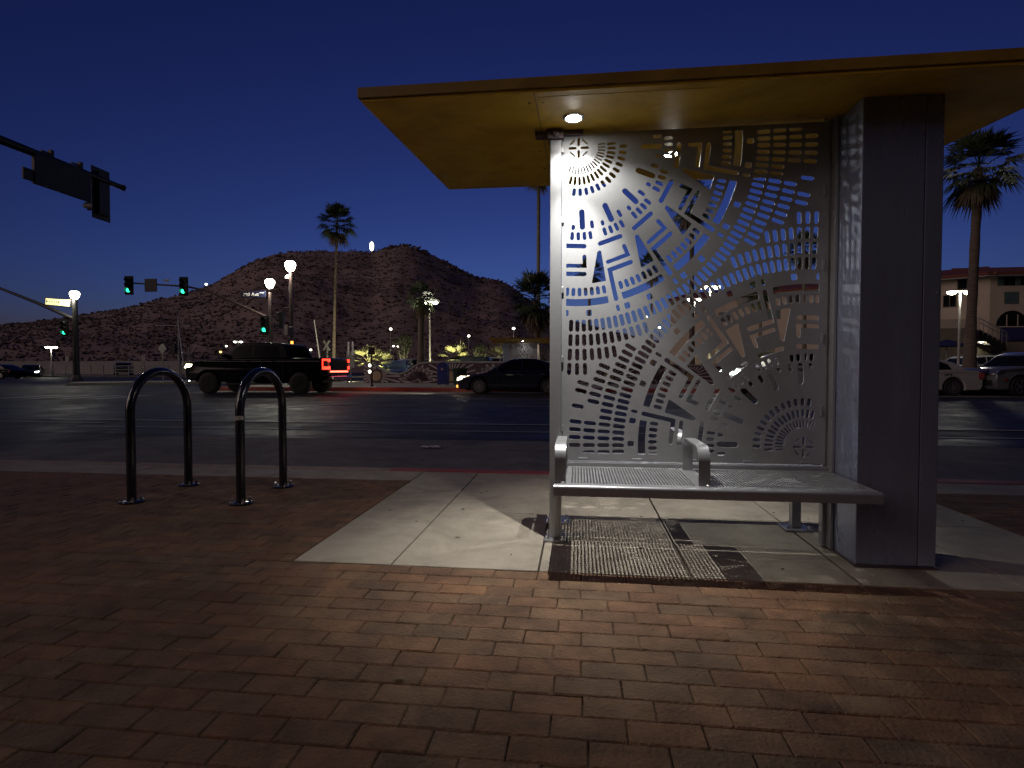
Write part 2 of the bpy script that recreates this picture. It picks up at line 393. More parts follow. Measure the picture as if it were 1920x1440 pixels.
for sx in (-.205,):                       # joints of the soffit sheets
    mb = MB(); a, b = Y0+.004, Y1-.004
    vs = [(sx,a,zr(a)-.0025),(sx+.004,a,zr(a)-.0025),(sx+.004,b,zr(b)-.0025),(sx,b,zr(b)-.0025)]; vs += [(p,q,r+.003) for p,q,r in vs]
    mb.add(vs, [(0,3,2,1),(4,5,6,7),(0,1,5,4),(1,2,6,5),(2,3,7,6),(3,0,4,7)]); mb.build('soffit_joint', M['bracket'], roof)
    for k in range(5):
        y = Y0+.12+k*.39
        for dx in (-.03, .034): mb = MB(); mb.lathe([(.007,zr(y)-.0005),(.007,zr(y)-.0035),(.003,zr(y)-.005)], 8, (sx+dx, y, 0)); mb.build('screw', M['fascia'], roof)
LA = (-.03, 2.90); LB = (.56, 3.62)
for (lx, ly) in (LA, LB):
    z = zr(ly) - .004
    mb = MB(); mb.lathe([(.052,-.001),(.054,-.006),(.048,-.010),(.040,-.009),(.038,-.003)], 28, (lx, ly, z))
    rl = mb.build('roof_light', M['chrome'], shel, smooth=True)
    mb = MB(); mb.lathe([(.036,-.005),(.036,-.010),(.02,-.0125),(.0,-.0135)], 24, (lx, ly, z)); mb.build('lens', M['downlight'], rl, smooth=True)
    pw = 180 if ly < 3 else 140
    lamp('roof_light_beam', 'SPOT', (lx, ly, z - .03), pw, (1, .975, .91), rl, .007 if ly < 3 else .013, 76, 1.0)
    lamp('roof_light_spill', 'SPOT', (lx, ly, z - .031), pw*.13, (1, .975, .91), rl, .007, 148, .5)
# --- post, panel, column
mb = MB(); mb.box(-.158, -.096, YP-.032, YP+.032, .012, zr(YP)-.02)
post = mb.build('post', M['silver'], shel, bevel=.005)
mb = MB(); mb.box(-.185, -.07, YP-.075, YP+.075, .001, .013); bp = mb.build('base_plate', M['silver'], post, bevel=.003)
mb = MB()
for sx in (-.168, -.086):
    for sy in (-.058, .058): mb.lathe([(.011,.013),(.011,.024),(.006,.026),(.006,.034)], 8, (sx, YP+sy, 0))
loose(mb, 'bolt', M['bolt'], bp)
mb = MB(); mb.box(-.24, .02, YP-.028, YP+.028, zr(YP)-.03, zr(YP)-.004); mb.box(-.17, -.085, YP-.06, YP+.05, zr(YP)-.055, zr(YP)-.012)
mb.tube([(-.127, YP-.06, zr(YP)-.035), (-.127, YP-.075, zr(YP)-.035)], .016, 10); mb.tube([(-.01, YP-.028, zr(YP)-.016), (-.01, YP-.036, zr(YP)-.016)], .01, 8)
mb.build('bracket', M['bracket'], shel, bevel=.003)

# perforated panel: cut-outs in rings and sectors round two suns, laid out in panel metres
K = .000449
C1 = (-.004, 2.144); C2 = (1.177, .534)
MID = ((C1[0]+C2[0])/2, (C1[1]+C2[1])/2)
PX0, PX1, PZ0, PZ1 = -.094, 1.285, .442, 2.222
CX0, CX1, CZ0, CZ1 = C1[0]-.066, C2[0]+.066, C2[1]-.054, C1[1]+.054
def pol(r, a): a = R(a); return (r*K*math.sin(a), -r*K*math.cos(a))
def capsule(p, q, wd, n=5):
    dx, dy = q[0]-p[0], q[1]-p[1]; l = math.hypot(dx, dy); ux, uy = dx/l, dy/l; r = wd/2
    p = (p[0]+ux*r, p[1]+uy*r); q = (q[0]-ux*r, q[1]-uy*r); a0 = math.atan2(uy, ux); o = []
    for i in range(n+1): a = a0 - math.pi/2 + math.pi*i/n; o.append((q[0]+r*math.cos(a), q[1]+r*math.sin(a)))
    for i in range(n+1): a = a0 + math.pi/2 + math.pi*i/n; o.append((p[0]+r*math.cos(a), p[1]+r*math.sin(a)))
    return o
def ell(a, b, c, wd):           # L-shaped slot with mitred corner
    h = wd/2
    def nrm(p, q): l = math.hypot(q[0]-p[0], q[1]-p[1]); return ((q[0]-p[0])/l, (q[1]-p[1])/l)
    u, v = nrm(a, b), nrm(b, c); nu, nv = (-u[1], u[0]), (-v[1], v[0])
    t = math.tan(math.acos(max(-1, min(1, u[0]*v[0]+u[1]*v[1])))/2); s = 1 if u[0]*v[1]-u[1]*v[0] > 0 else -1
    inner = lambda g: (b[0]+nu[0]*h*g-u[0]*h*t*g*s, b[1]+nu[1]*h*g-u[1]*h*t*g*s)
    def cap(e, d, n=4):
        a0 = math.atan2(d[1], d[0]); e = (e[0]-d[0]*h, e[1]-d[1]*h)
        return [(e[0]+h*math.cos(a0-math.pi/2+math.pi*i/n), e[1]+h*math.sin(a0-math.pi/2+math.pi*i/n)) for i in range(n+1)]
    return cap(c, v) + [inner(1)] + cap(a, (-u[0], -u[1])) + [inner(-1)]
def rounded(pts, rad, n=3):
    o = []; k = len(pts)
    for i in range(k):
        p, a, b = Vector(pts[i]), Vector(pts[i-1]), Vector(pts[(i+1)%k])
        da, db = (a-p), (b-p); ra = min(rad, da.length*.45, db.length*.45)
        s, e = p + da.normalized()*ra, p + db.normalized()*ra
        for j in range(n+1): t = j/n; q = s*(1-t)**2 + p*2*t*(1-t) + e*t*t; o.append((q.x, q.y))
    return o
def sector(phi, k):
    o = []; A = lambda r, d: pol(r, phi + d)
    o.append(capsule(A(735,.7), A(985,.7), 66*K)); o.append(capsule(A(918,-6), A(985,-6), 44*K)); o.append(capsule(A(885,7.8), A(985,7.8), 44*K))
    for d in (-6.3,-2.3,1.7,5.6): o.append(capsule(A(1008,d), A(1110,d), 44*K))
    o.append(capsule(A(1186,-12.3), A(1186,2.6), 55*K))
    o.append(ell(A(1285,1.0), A(1421,.9), A(1424,-10.2), 48*K))
    o.append(ell(A(1522,1.6), A(1520,-9.3), A(1905,-9.7), 54*K))
    for i in range(7): d = -6.6 + i*2.45; o.append(capsule(A(1682,d), A(1786,d), 46*K))
    arc = [A(1820,-7.2+16.2*i/8) for i in range(9)] + [A(1906,9-16.2*i/8) for i in range(9)]
    o.append(arc if k < 0 else rounded(arc, .006, 2))
    o.append(capsule(A(1950,-9.8), A(2032,-9.8), 40*K))
    for d in (-6.5, 1.6): o.append(rounded([A(1955,d-.95), A(1955,d+.95), A(2030,d+.95), A(2030,d-.95)], .008))
    o.append(rounded([A(1265,8.3), A(1265,10.2), A(1640,9.6), A(1640,3.5)], .008))
    return o
def sunburst():
    o = [capsule(pol(24,a), pol(122,a), 30*K) for a in (0,90,180,270)]
    for a in (45,135,225,315):
        t = (math.cos(R(a))*44*K, math.sin(R(a))*44*K); c = pol(103,a); o.append(capsule((c[0]-t[0],c[1]-t[1]), (c[0]+t[0],c[1]+t[1]), 18*K))
    for (r0, r1, wd, a0, a1, st) in ((226,320,18,-22.5,100,7.5),(342,446,32,-14,98,7.8),(481,576,42,-6,97,8.0)):
        a = a0
        while a <= a1: o.append(capsule(pol(r0,a), pol(r1,a), wd*K)); a += st
    return o
half = sunburst()
for k in range(-1, 6): half += sector(2.2 + 21.5*k, k)
holes = []
def clip(poly):
    def cut(ps, f):
        o = []
        for i in range(len(ps)):
            a, b = ps[i-1], ps[i]; fa, fb = f(a), f(b)
            if (fa >= 0) != (fb >= 0): t = fa/(fa-fb); o.append((a[0]+(b[0]-a[0])*t, a[1]+(b[1]-a[1])*t))
            if fb >= 0: o.append(b)
        return o
    for f in (lambda p: p[0]-CX0, lambda p: CX1-p[0], lambda p: p[1]-CZ0, lambda p: CZ1-p[1]):
        poly = cut(poly, f)
        if len(poly) < 3: return []
    q = []
    for p in poly:
        if not q or math.hypot(p[0]-q[-1][0], p[1]-q[-1][1]) > .0006: q.append(p)
    if len(q) > 2 and math.hypot(q[0][0]-q[-1][0], q[0][1]-q[-1][1]) < .0006: q.pop()
    return q
def area(p): return abs(sum(p[i-1][0]*p[i][1]-p[i][0]*p[i-1][1] for i in range(len(p))))/2
def cen(p): return (sum(a for a, b in p)/len(p), sum(b for a, b in p)/len(p))
def segd(p, a, b):
    vx, vy = b[0]-a[0], b[1]-a[1]; t = max(0, min(1, ((p[0]-a[0])*vx+(p[1]-a[1])*vy)/(vx*vx+vy*vy+1e-12)))
    return math.hypot(p[0]-a[0]-t*vx, p[1]-a[1]-t*vy)
def inside(p, q):
    r = False
    for i in range(len(q)):
        a, b = q[i-1], q[i]
        if (a[1] > p[1]) != (b[1] > p[1]) and p[0] < (b[0]-a[0])*(p[1]-a[1])/(b[1]-a[1])+a[0]: r = not r
    return r
boxes = []
def try_hole(poly, keep=.45, gap=.007):
    a0 = area(poly); poly = clip(poly)
    if len(poly) < 3 or area(poly) < keep*a0 or area(poly) < 3e-5: return False
    bx = (min(p[0] for p in poly), max(p[0] for p in poly), min(p[1] for p in poly), max(p[1] for p in poly))
    for q, b in zip(holes, boxes):
        if bx[0]-gap > b[1] or bx[1]+gap < b[0] or bx[2]-gap > b[3] or bx[3]+gap < b[2]: continue
        for p in poly:
            if inside(p, q) or min(segd(p, q[i-1], q[i]) for i in range(len(q))) < gap: return False
        for p in q:
            if inside(p, poly) or min(segd(p, poly[i-1], poly[i]) for i in range(len(poly))) < gap: return False
    holes.append(poly); boxes.append(bx); return True
for s, c in ((1, C1), (-1, C2)):
    for p in half:
        q = [(c[0]+s*x, c[1]+s*y) for x, y in p]; m = cen(q); o = C2 if s > 0 else C1
        try_hole(q, .35, .0028)
skip = {(2,23),(2,40),(2,41),(3,41),(3,39),(2,8)}
for ring in range(4):
    r0 = 2073 + 176*ring
    for i in range(49):
        for s, c in ((1, C1), (-1, C2)):
            if (ring, i) in skip: continue
            a = -2.3 + 2.06*i
            q = [(c[0]+s*x, c[1]+s*y) for x, y in capsule(pol(r0-3,a), pol(r0+145,a), 51*K)]
            m = cen(q); o = C2 if s > 0 else C1
            if math.hypot(m[0]-o[0], m[1]-o[1]) < 2050*K: continue
            try_hole(q, .75, .005)
me = fill_mesh('perforated_panel', [(PX0,PZ0),(PX1,PZ0),(PX1,PZ1),(PX0,PZ1)], holes, .003)
panel = finish(me, 'perforated_panel', M['panel'], shel, loc=(0, YP-.0005, 0))
mb = MB()
for k in range(5):
    z = .6 + k*.38; mb.box(PX0-.004, PX0+.012, -.012, -.0035, z, z+.035); mb.box(PX1-.03, PX1-.018, -.012, -.0035, z+.1, z+.15)
for k in range(5): x = .0+k*.29; mb.box(x, x+.05, -.02, -.0035, PZ0+.004, PZ0+.016)
loose(mb, 'clip', M['silver'], panel, bevel=.002)
mb = MB(); mb.box(PX1-.006, PX1+.026, YP+.004, YP+.05, .012, zr(YP)-.006); mb.box(PX1+.012, PX1+.027, YP-.05, YP+.003, .012, zr(YP)-.006)
loose(mb, 'corner_angle', M['silver'], shel, bevel=.002)
mb = MB(); mb.box(1.315, 1.590, 2.85, 3.172, .012, zr(2.85)-.001); colm = mb.build('column', M['column'], shel, bevel=.004)
mb = MB(); mb.box(1.593, 1.672, 2.853, 3.172, .012, zr(2.85)-.001); mb.build('cover_strip', M['column'], colm, bevel=.004)
mb = MB(); mb.box(1.309, 1.678, 2.842, 3.178, .001, .0115); mb.build('skirting', M['bracket'], colm, bevel=.002)
mb = MB()
for zz in (1.3, 2.0): mb.tube([(1.655,2.853,zz),(1.655,2.847,zz)], .006, 8)
loose(mb, 'rivet', M['silver'], colm)

# ================================================================== BENCH (double sided, through the panel)
BX0, BX1, ZS = -.112, 1.300, .412
bench = thing('bench', 'silver perforated metal bench with loop armrests under the nearest shelter', 'bench', (0,0,0), group='benches in bus shelters')
def seat(y0, y1):
    mb = MB()
    def grid(xa, xb, ya, yb):
        px, hx, py, hy = .0145, .0078, .0210, .0150
        nx = int((xb-xa)/px); ny = int((yb-ya)/py); px = (xb-xa)/nx; py = (yb-ya)/ny
        gx = [xa]; gy = [ya]
        for i in range(nx): gx += [xa+i*px+(px-hx)/2, xa+i*px+(px+hx)/2]
        for j in range(ny): gy += [ya+j*py+(py-hy)/2, ya+j*py+(py+hy)/2]
        gx.append(xb); gy.append(yb); nX = len(gx)
        vs = [(x, y, ZS) for y in gy for x in gx]
        fs = [(j*nX+i, j*nX+i+1, (j+1)*nX+i+1, (j+1)*nX+i) for j in range(len(gy)-1) for i in range(nX-1) if not (i % 2 == 1 and j % 2 == 1)]
        mb.add(vs, fs)
    e = .032
    for (xa, xb) in ((BX0+.075, .535), (.605, BX1-.03)): grid(xa, xb, y0+e, y1-e)
    z = ZS
    for (a, b, c, d) in ((BX0,BX1,y0,y0+e),(BX0,BX1,y1-e,y1),(BX0,BX0+.075,y0+e,y1-e),(.535,.605,y0+e,y1-e),(BX1-.03,BX1,y0+e,y1-e)): mb.quad((a,c,z),(b,c,z),(b,d,z),(a,d,z))
    o = mb.build('seat', M['silver'], bench, normals=False)
    md = o.modifiers.new('sheet', 'SOLIDIFY'); md.thickness = .003; md.offset = -1
    return o
fy0, fy1, ry0, ry1 = 2.615, 3.105, 3.16, 3.60
s1 = seat(fy0, fy1); s2 = seat(ry0, ry1)
def rail(y, sgn, par):
    mb = MB(); n = 8; r = .016
    prof = [(y, ZS+.001)] + [(y - sgn*(r+.001) - sgn*r*math.sin(math.pi/2*i/n)*1.0 + 0, ZS+.001 - r*(1-math.cos(math.pi/2*i/n))) for i in range(1, n+1)]
    yo = prof[-1][0]; prof += [(yo, ZS-.048), (yo+sgn*.03, ZS-.048), (yo+sgn*.03, ZS-.01), (y, ZS-.004)]
    mb.prism(prof, 'x', BX0-.002, BX1+.002); mb.build('edge_rail', M['silver'], par, smooth=True)
rail(fy0, 1, s1); rail(ry1, -1, s2)
mb = MB(); mb.box(BX0, BX1, fy1+.001, fy1+.017, ZS-.02, ZS+.022); mb.box(BX0, BX1, ry0-.018, ry0-.002, ZS-.02, ZS+.022)
loose(mb, 'back_angle', M['silver'], bench, bevel=.003)
mb = MB()
for x in (BX0+.006, .55, BX1-.05): mb.box(x, x+.04, fy0+.02, ry1-.02, ZS-.05, ZS-.0045)
loose(mb, 'cross_arm', M['silver'], bench, bevel=.004)
def armrest(x, ya, yb):
    mb = MB(); wd = .026; hgt = .172; t = .006; pts = []
    for i in range(5): pts.append((ya, ZS + (hgt-.07)*i/4))
    for i in range(1, 9): a = math.pi/2*i/8; pts.append((ya + .07 - .07*math.cos(a), ZS+hgt-.07+.07*math.sin(a)))
    for i in range(9): a = math.pi/2*i/8; pts.append((yb - .05 + .05*math.sin(a), ZS+hgt-.05+.05*math.cos(a)))
    pts.append((yb, ZS))
    n = len(pts); vs = []
    for i, (y, z) in enumerate(pts):
        p0, p1 = pts[max(i-1,0)], pts[min(i+1,n-1)]; dy, dz = p1[0]-p0[0], p1[1]-p0[1]; l = math.hypot(dy, dz); ny, nz = -dz/l*t, dy/l*t
        vs += [(x-wd,y,z),(x+wd,y,z),(x+wd,y+ny,z+nz),(x-wd,y+ny,z+nz)]
    fs = [(i*4+q, i*4+(q+1)%4, (i+1)*4+(q+1)%4, (i+1)*4+q) for i in range(n-1) for q in range(4)] + [(3,2,1,0), tuple(range(4*n-4, 4*n))]
    mb.add(vs, fs); a = mb.build('armrest', M['silver'], bench, smooth=True)
    mb = MB()
    for y in (ya-.018, yb+.018): mb.lathe([(.009,ZS+.001),(.009,ZS+.007),(.005,ZS+.01)], 8, (x+.012, y, 0))
    loose(mb, 'bolt', M['bolt'], a)
for x in (BX0+.028, .570): armrest(x, fy0+.035, fy1-.06); armrest(x, ry0+.06, ry1-.035)
for x in (-.13, 1.27):
    mb = MB(); mb.box(x-.026, x+.026, 3.46, 3.512, .013, ZS-.05); lg = mb.build('leg', M['silver'], bench, bevel=.004)
    mb = MB(); mb.box(x-.075, x+.075, 3.41, 3.562, .001, .0125); mb.build('base_plate', M['silver'], lg, bevel=.002)
    mb = MB()
    for sx in (-.055, .055):
        for sy in (-.055, .055): mb.lathe([(.01,.0126),(.01,.021),(.005,.028)], 8, (x+sx, 3.486+sy, 0))
    for q in loose(mb, 'bolt', M['bolt'], lg): pass
FARX = -2.3
shel2 = copy_tree(shel, loc=(FARX, 32.6, .055), rotz=math.pi, label='small distant bus shelter across the street, lit mustard roof behind the dark sedan')
for o in kids(shel2):
    for c in kids(o):
        if c.type == 'LIGHT': c.data = c.data.copy(); c.data.energy *= .35
mb = MB(); mb.box(1.36, 1.44, 2.835, 2.848, .75, 1.9); mb.build('column_glow_streak', M['headcold'], shel2)  # glowing box put in for the light caught on the column face
bench2 = copy_tree(bench, loc=(FARX, 32.6, .055), rotz=math.pi, label='bench inside the small distant shelter across the street')

# ================================================================== BIKE RACKS
def rack(x, ya, yb, label, sticker):
    t = thing('bike_rack', label, 'bike rack', (x, (ya+yb)/2, 0), group='inverted U bike racks on the brick paving')
    hw = (yb-ya)/2; zc = .955 - hw - .03; path = [(0,-hw,.004)] + [(0,-hw,z*zc/5) for z in range(1, 6)]
    path += [(0, -hw*math.cos(math.pi*i/20), zc + (hw)*math.sin(math.pi*i/20)) for i in range(1, 20)]
    path += [(0,hw,z*zc/5) for z in range(5, 0, -1)] + [(0,hw,.004)]
    mb = MB(); mb.tube(path, .0305, 24); mb.build('hoop', M['blackpaint'], t, smooth=True)
    for sy in (-hw, hw):
        mb = MB(); mb.lathe([(.078,.001),(.078,.011),(.074,.013)], 28, (0, sy, 0)); fl = mb.build('base_flange', M['blackpaint'], t, smooth=True)
        for a in (45,135,225,315):
            mb = MB(); bx, by = .058*math.cos(R(a)), .058*math.sin(R(a))
            mb.lathe([(.011,.0135),(.011,.026),(.007,.028),(.007,.043)], 8, (bx, sy+by, 0)); mb.build('bolt', M['bolt'], fl)
    if sticker:
        mb = MB(); n = 14; r = .0316; z0 = .59; vs = []
        for i in range(n): a = R(-170 + 160*i/(n-1)); vs += [(r*math.cos(a), -hw+r*math.sin(a), z0), (r*math.cos(a), -hw+r*math.sin(a), z0+.028)]
        mb.add(vs, [(2*i,2*i+2,2*i+3,2*i+1) for i in range(n-1)]); mb.build('sticker', M['sticker'], t)
rack(-3.135, 3.63, 4.216, 'left black hoop bike rack, farther from the shelter, without a sticker', False)
rack(-2.343, 3.68, 4.25, 'black hoop bike rack with a pale sticker on its near leg', True)

# ================================================================== LITTER
p = gz(808, 840, -.12); mb = MB(); random.seed(3)
vs = []; nx, ny = 7, 4
for j in range(ny):
    for i in range(nx): vs.append((-.13+.26*i/(nx-1), -.05+.10*j/(ny-1)+random.uniform(-.008,.008), .004+random.uniform(0,.022)))
mb.add(vs, [(j*nx+i, j*nx+i+1, (j+1)*nx+i+1, (j+1)*nx+i) for j in range(ny-1) for i in range(nx-1)])
tag(mb.build('paper_scrap', M['paper'], loc=p + Vector((0,0,.004))), 'pale crumpled paper scrap lying on the bus bay', 'litter')
for i, (px, py, lb) in enumerate(((857, 1009, 'dry leaf on the pale slab left of the shelter, nearer the bricks'), (868, 956, 'dry leaf on the pale slab, nearer the kerb'), (750, 1276, 'tiny pale twig lying on the foreground bricks'))):
    p = gz(px, py); mb = MB(); s = .02
    mb.add([(-s,0,.002),(0,-.4*s,.009),(s*1.1,0,.004),(.1*s,.5*s,.006),(0,0,.002)], [(0,1,4),(1,2,4),(2,3,4),(3,0,4)])
    tag(mb.build('dry_leaf' if i < 2 else 'twig', M['leaf'], loc=p + Vector((0,0,.002))), lb, 'litter')

random.seed(21); mb = MB()
for i in range(22):                                # trodden gum and drips on the slabs
    x, y = random.uniform(-1.35, 2.4), random.uniform(2.7, 4.9); r = random.uniform(.004, .013); n = 9
    q = [(x + r*random.uniform(.75,1.25)*math.cos(2*math.pi*k/n), y + r*random.uniform(.75,1.25)*math.sin(2*math.pi*k/n)) for k in range(n)]
    mb.add([(a, b, .0012) for a, b in q] + [(x+(a-x)*.7, y+(b-y)*.7, .0032) for a, b in q], [(k, (k+1)%n, n+(k+1)%n, n+k) for k in range(n)] + [tuple(range(n, 2*n))])
o = mb.build('gum_spots', M['sand'], normals=False); o['kind'] = 'stuff'

# ================================================================== PALMS
def fan_leaf(mb, base, d, petiole, blade, n=15, spread=78, droop=.35, mi=0):
    d = d.normalized(); side = d.cross(Vector((0,0,1)))
    if side.length < .05: side = Vector((1,0,0))
    side.normalize(); up = side.cross(d)
    tip = base + d*petiole + Vector((0,0,-droop*.25*petiole))
    mb.add([base - side*.018, base + side*.018, tip + side*.012, tip - side*.012], [(0,1,2,3)], mi)
    for i in range(n):
        a = R(-spread + 2*spread*i/(n-1) + random.uniform(-3,3)); l = blade*(1-.28*abs(a)/1.4)*random.uniform(.85,1.08)
        u = d*math.cos(a) + side*math.sin(a) + up*(.12*math.cos(a)); s2 = (side*math.cos(a) - d*math.sin(a)) * (blade*.055)
        m = tip + u*l*.55 - up*.02; e = tip + u*l + Vector((0,0,-droop*l*random.uniform(.5,1.2)))
        mb.add([tip, m - s2, e, m + s2], [(0,1,2,3)], mi)
def palm(px, ycrown, Y, zbase, width, label, tw=.3, leaves=44, skirt=14, lean=0, pxbase=None, group='tall fan palms along the street', seed=1, mats=('frond',), top=None):
    random.seed(seed*13+5)
    c = at(px, ycrown, Y); b = at(pxbase or px, 690, Y); b.z = zbase
    t = thing('palm_tree', label, 'palm tree', b, group=group)
    h = c.z - zbase; off = c - b; k = 14; path = []; rs = []
    for i in range(k+1):
        f = i/k; path.append(Vector((off.x*f**1.3, 0, h*f))); rs.append(tw/2*(1.25 - .45*min(1, f*3)) * (1 - .15*f) * (1+.05*math.sin(i*2.3)))
    mb = MB(); mb.tube(path, rs, 12); mb.build('trunk', M['trunk'], t, smooth=True)
    mb = MB(); cc = path[-1]; rad = width/2
    for i in range(leaves):
        az = i*2.39996 + random.uniform(-.2,.2); f = (i+.5)/leaves; el = R(82 - 128*f + random.uniform(-8,8))
        d = Vector((math.cos(az)*math.cos(el), math.sin(az)*math.cos(el), math.sin(el)))
        fan_leaf(mb, cc + Vector((0,0,.12)), d, rad*random.uniform(.42,.58), rad*random.uniform(.5,.64), 13, 74, .15+.3*f)
    mb.build('crown', M['frond'], t, normals=False)
    if skirt:
        mb = MB()
        for i in range(skirt):
            az = i*2.39996 + random.uniform(-.3,.3); el = R(random.uniform(-78,-52))
            d = Vector((math.cos(az)*math.cos(el), math.sin(az)*math.cos(el), math.sin(el)))
            fan_leaf(mb, cc + Vector((0,0,-.05)), d, rad*random.uniform(.3,.5), rad*random.uniform(.45,.6), 9, 42, .5)
        mb.build('dead_fronds', M['deadfrond'], t, normals=False)
    return t
palm(632, 420, 40, .02, 3.15, 'slim tall palm rising above the hill ridge behind the pickup truck', .26, pxbase=625, seed=1)
palm(790, 560, 36, .02, 2.35, 'thick trunked palm in front of the hill beside a twin lamp', .58, 40, 16, pxbase=789, seed=2)
palm(1003, 563, 30, .055, 3.3, 'broad low dark palm just left of the silver shelter post', .42, 46, 14, pxbase=1012, seed=3)
palm(1010, 322, 46, .02, 3.2, 'tallest palm, its crown tucked behind the mustard roof corner', .40, seed=4, pxbase=1009)
palm(1835, 316, 27, .055, 3.6, 'large palm right of the shelter column by the stucco building', .50, 50, 16, pxbase=1817, seed=5)
palm(1297, 385, 34, .02, 3.0, 'tall palm seen through the middle of the perforated panel', .36, seed=6)
palm(1105, 512, 44, .02, 2.6, 'palm seen through the left part of the perforated panel', .3, seed=7)
palm(1222, 500, 52, .02, 3.0, 'palm behind the panel, left of the tall middle one', .3, seed=8)
palm(1425, 548, 46, .02, 3.0, 'lower palm seen through the right part of the perforated panel', .34, seed=9)
palm(1508, 470, 40, .02, 2.8, 'palm behind the panel right beside the column', .34, seed=10)

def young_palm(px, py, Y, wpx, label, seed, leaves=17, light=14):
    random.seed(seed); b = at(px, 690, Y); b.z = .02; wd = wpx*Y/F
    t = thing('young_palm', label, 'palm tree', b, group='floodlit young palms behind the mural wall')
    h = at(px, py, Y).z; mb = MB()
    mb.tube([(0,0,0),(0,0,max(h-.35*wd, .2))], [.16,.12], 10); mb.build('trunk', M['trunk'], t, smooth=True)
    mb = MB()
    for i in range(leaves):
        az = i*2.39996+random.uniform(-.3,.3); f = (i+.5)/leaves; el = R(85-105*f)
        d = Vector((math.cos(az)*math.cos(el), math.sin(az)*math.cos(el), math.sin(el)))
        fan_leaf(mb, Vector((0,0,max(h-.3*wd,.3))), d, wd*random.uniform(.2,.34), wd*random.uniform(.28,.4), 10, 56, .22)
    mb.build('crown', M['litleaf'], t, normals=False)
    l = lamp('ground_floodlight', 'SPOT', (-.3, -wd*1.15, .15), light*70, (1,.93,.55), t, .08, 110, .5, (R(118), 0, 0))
young_palm(690, 660, 38, 66, 'floodlit young palm just right of the pickup tailgate', 21)
young_palm(716, 668, 40, 60, 'floodlit low palm beside the white parked cars', 22, 15)
young_palm(860, 655, 38, 66, 'bright floodlit young palm above the green bin', 23, 19, 20)
young_palm(935, 655, 44, 54, 'floodlit palm left of the distant shelter column', 24, 14, 12)
young_palm(1322, 662, 42, 56, 'floodlit young palm seen low through the perforated panel', 25, 16)
def bush(px, py, Y, wpx, hpx, label, seed, n=420, m='bushleaf', light=0):
    random.seed(seed); b = at(px, 690, Y); b.z = .02; wd = wpx*Y/F; top = at(px, py, Y).z; hh = hpx*Y/F
    t = thing('bush', label, 'bush', b, group='bushes in front of the hill')
    mb = MB()
    for k in range(5): a = k*1.3; mb.tube([(0,0,0),(math.cos(a)*wd*.1,math.sin(a)*wd*.1,(top-hh*.6)*.6),(math.cos(a)*wd*.25,math.sin(a)*wd*.25,top-hh*.5)], [.05,.035,.015], 6)
    mb.build('stem', M['trunk'], t)
    mb = MB(); cl = [(random.gauss(0,.26)*wd, random.gauss(0,.26)*wd, top-hh*random.uniform(.1,.85)) for _ in range(14)]
    for i in range(n):
        c = random.choice(cl); p = Vector((c[0]+random.gauss(0,.09)*wd, c[1]+random.gauss(0,.09)*wd, c[2]+random.gauss(0,.08)*hh))
        s = wd*random.uniform(.02,.05); u = Vector((random.gauss(0,1),random.gauss(0,1),random.gauss(0,1))).normalized(); v = u.orthogonal().normalized()
        mb.add([p-u*s*1.6, p-v*s*.6, p+u*s*1.6, p+v*s*.6], [(0,1,2,3)])
    mb.build('foliage', M[m], t, normals=False)
    if light: lamp('ground_floodlight', 'SPOT', (0,-wd*.8,.15), light, (1,.95,.65), t, .08, 110, .5, (R(138),0,0))
bush(757, 628, 48, 46, 50, 'feathery pale bush between the lot lamp and thick palm', 31, 700, light=420)
bush(897, 645, 46, 44, 36, 'grey green bush right of the bright young palm', 32, 500, light=260)
bush(1025, 655, 44, 40, 40, 'bush behind the distant shelter near the silver post', 33, 400)
bush(1432, 655, 44, 60, 30, 'bush seen low through the right of the panel', 34, 400, light=90)

# ================================================================== HILL
ridge = [(-500,640),(-200,625),(0,610),(60,602),(130,594),(200,583),(240,576),(300,560),(350,548),(395,534),(430,514),(455,500),(480,486),(520,475),(560,470),(600,469),(660,469),(700,472),(722,464),(748,458),(775,461),(800,472),(830,486),(868,506),(900,520),(935,523),(962,536),(985,558),(1030,585),(1090,606),(1160,624),(1240,640),(1320,655),(1420,668),(1560,678),(1800,684)]
def ridge_y(px):
    for (a, ya), (b, yb) in zip(ridge, ridge[1:]):
        if a <= px <= b: t = (px-a)/(b-a); return ya+(yb-ya)*t
    return ridge[0][1] if px < ridge[0][0] else ridge[-1][1]
from mathutils import noise
RR, RF = 340.0, 150.0
def hill_pt(px, f):
    r = ray(px, ridge_y(px)); hyp = math.hypot(r[0], r[1]); hz = H + RR*r[2]/hyp + .3
    d = RF + (RR-RF)*f; dx, dy = r[0]/hyp*d, r[1]/hyp*d
    if f <= 1: z = hz*(f**1.12)
    else: z = hz*max(0, 1-(f-1)*1.1)
    nz = noise.fractal(Vector((dx*.03, dy*.03, 0)), 1.0, 2.0, 5)
    n2 = noise.fractal(Vector((dx*.16, dy*.16, 3)), 1.0, 2.0, 4)
    k = min(1, f*3) * (1 - .93*max(0, 1-abs(f-1)*4)) * min(1, max(0, hz/12))
    z += nz*3.2*k + n2*.8*min(1, f*3)*min(1, max(0, hz/12))
    return Vector((dx, dy, z - .3))
mb = MB(); NP, NF = 260, 70; vs = []
for i in range(NP+1):
    px = -500 + 2300*i/NP
    for j in range(NF+1): vs.append(hill_pt(px, 1.9*j/NF))
mb.add(vs, [(i*(NF+1)+j, (i+1)*(NF+1)+j, (i+1)*(NF+1)+j+1, i*(NF+1)+j+1) for i in range(NP) for j in range(NF)])
hill = struct(mb.build('hill', M['hill'], smooth=True, normals=False))
random.seed(11); mb = MB()
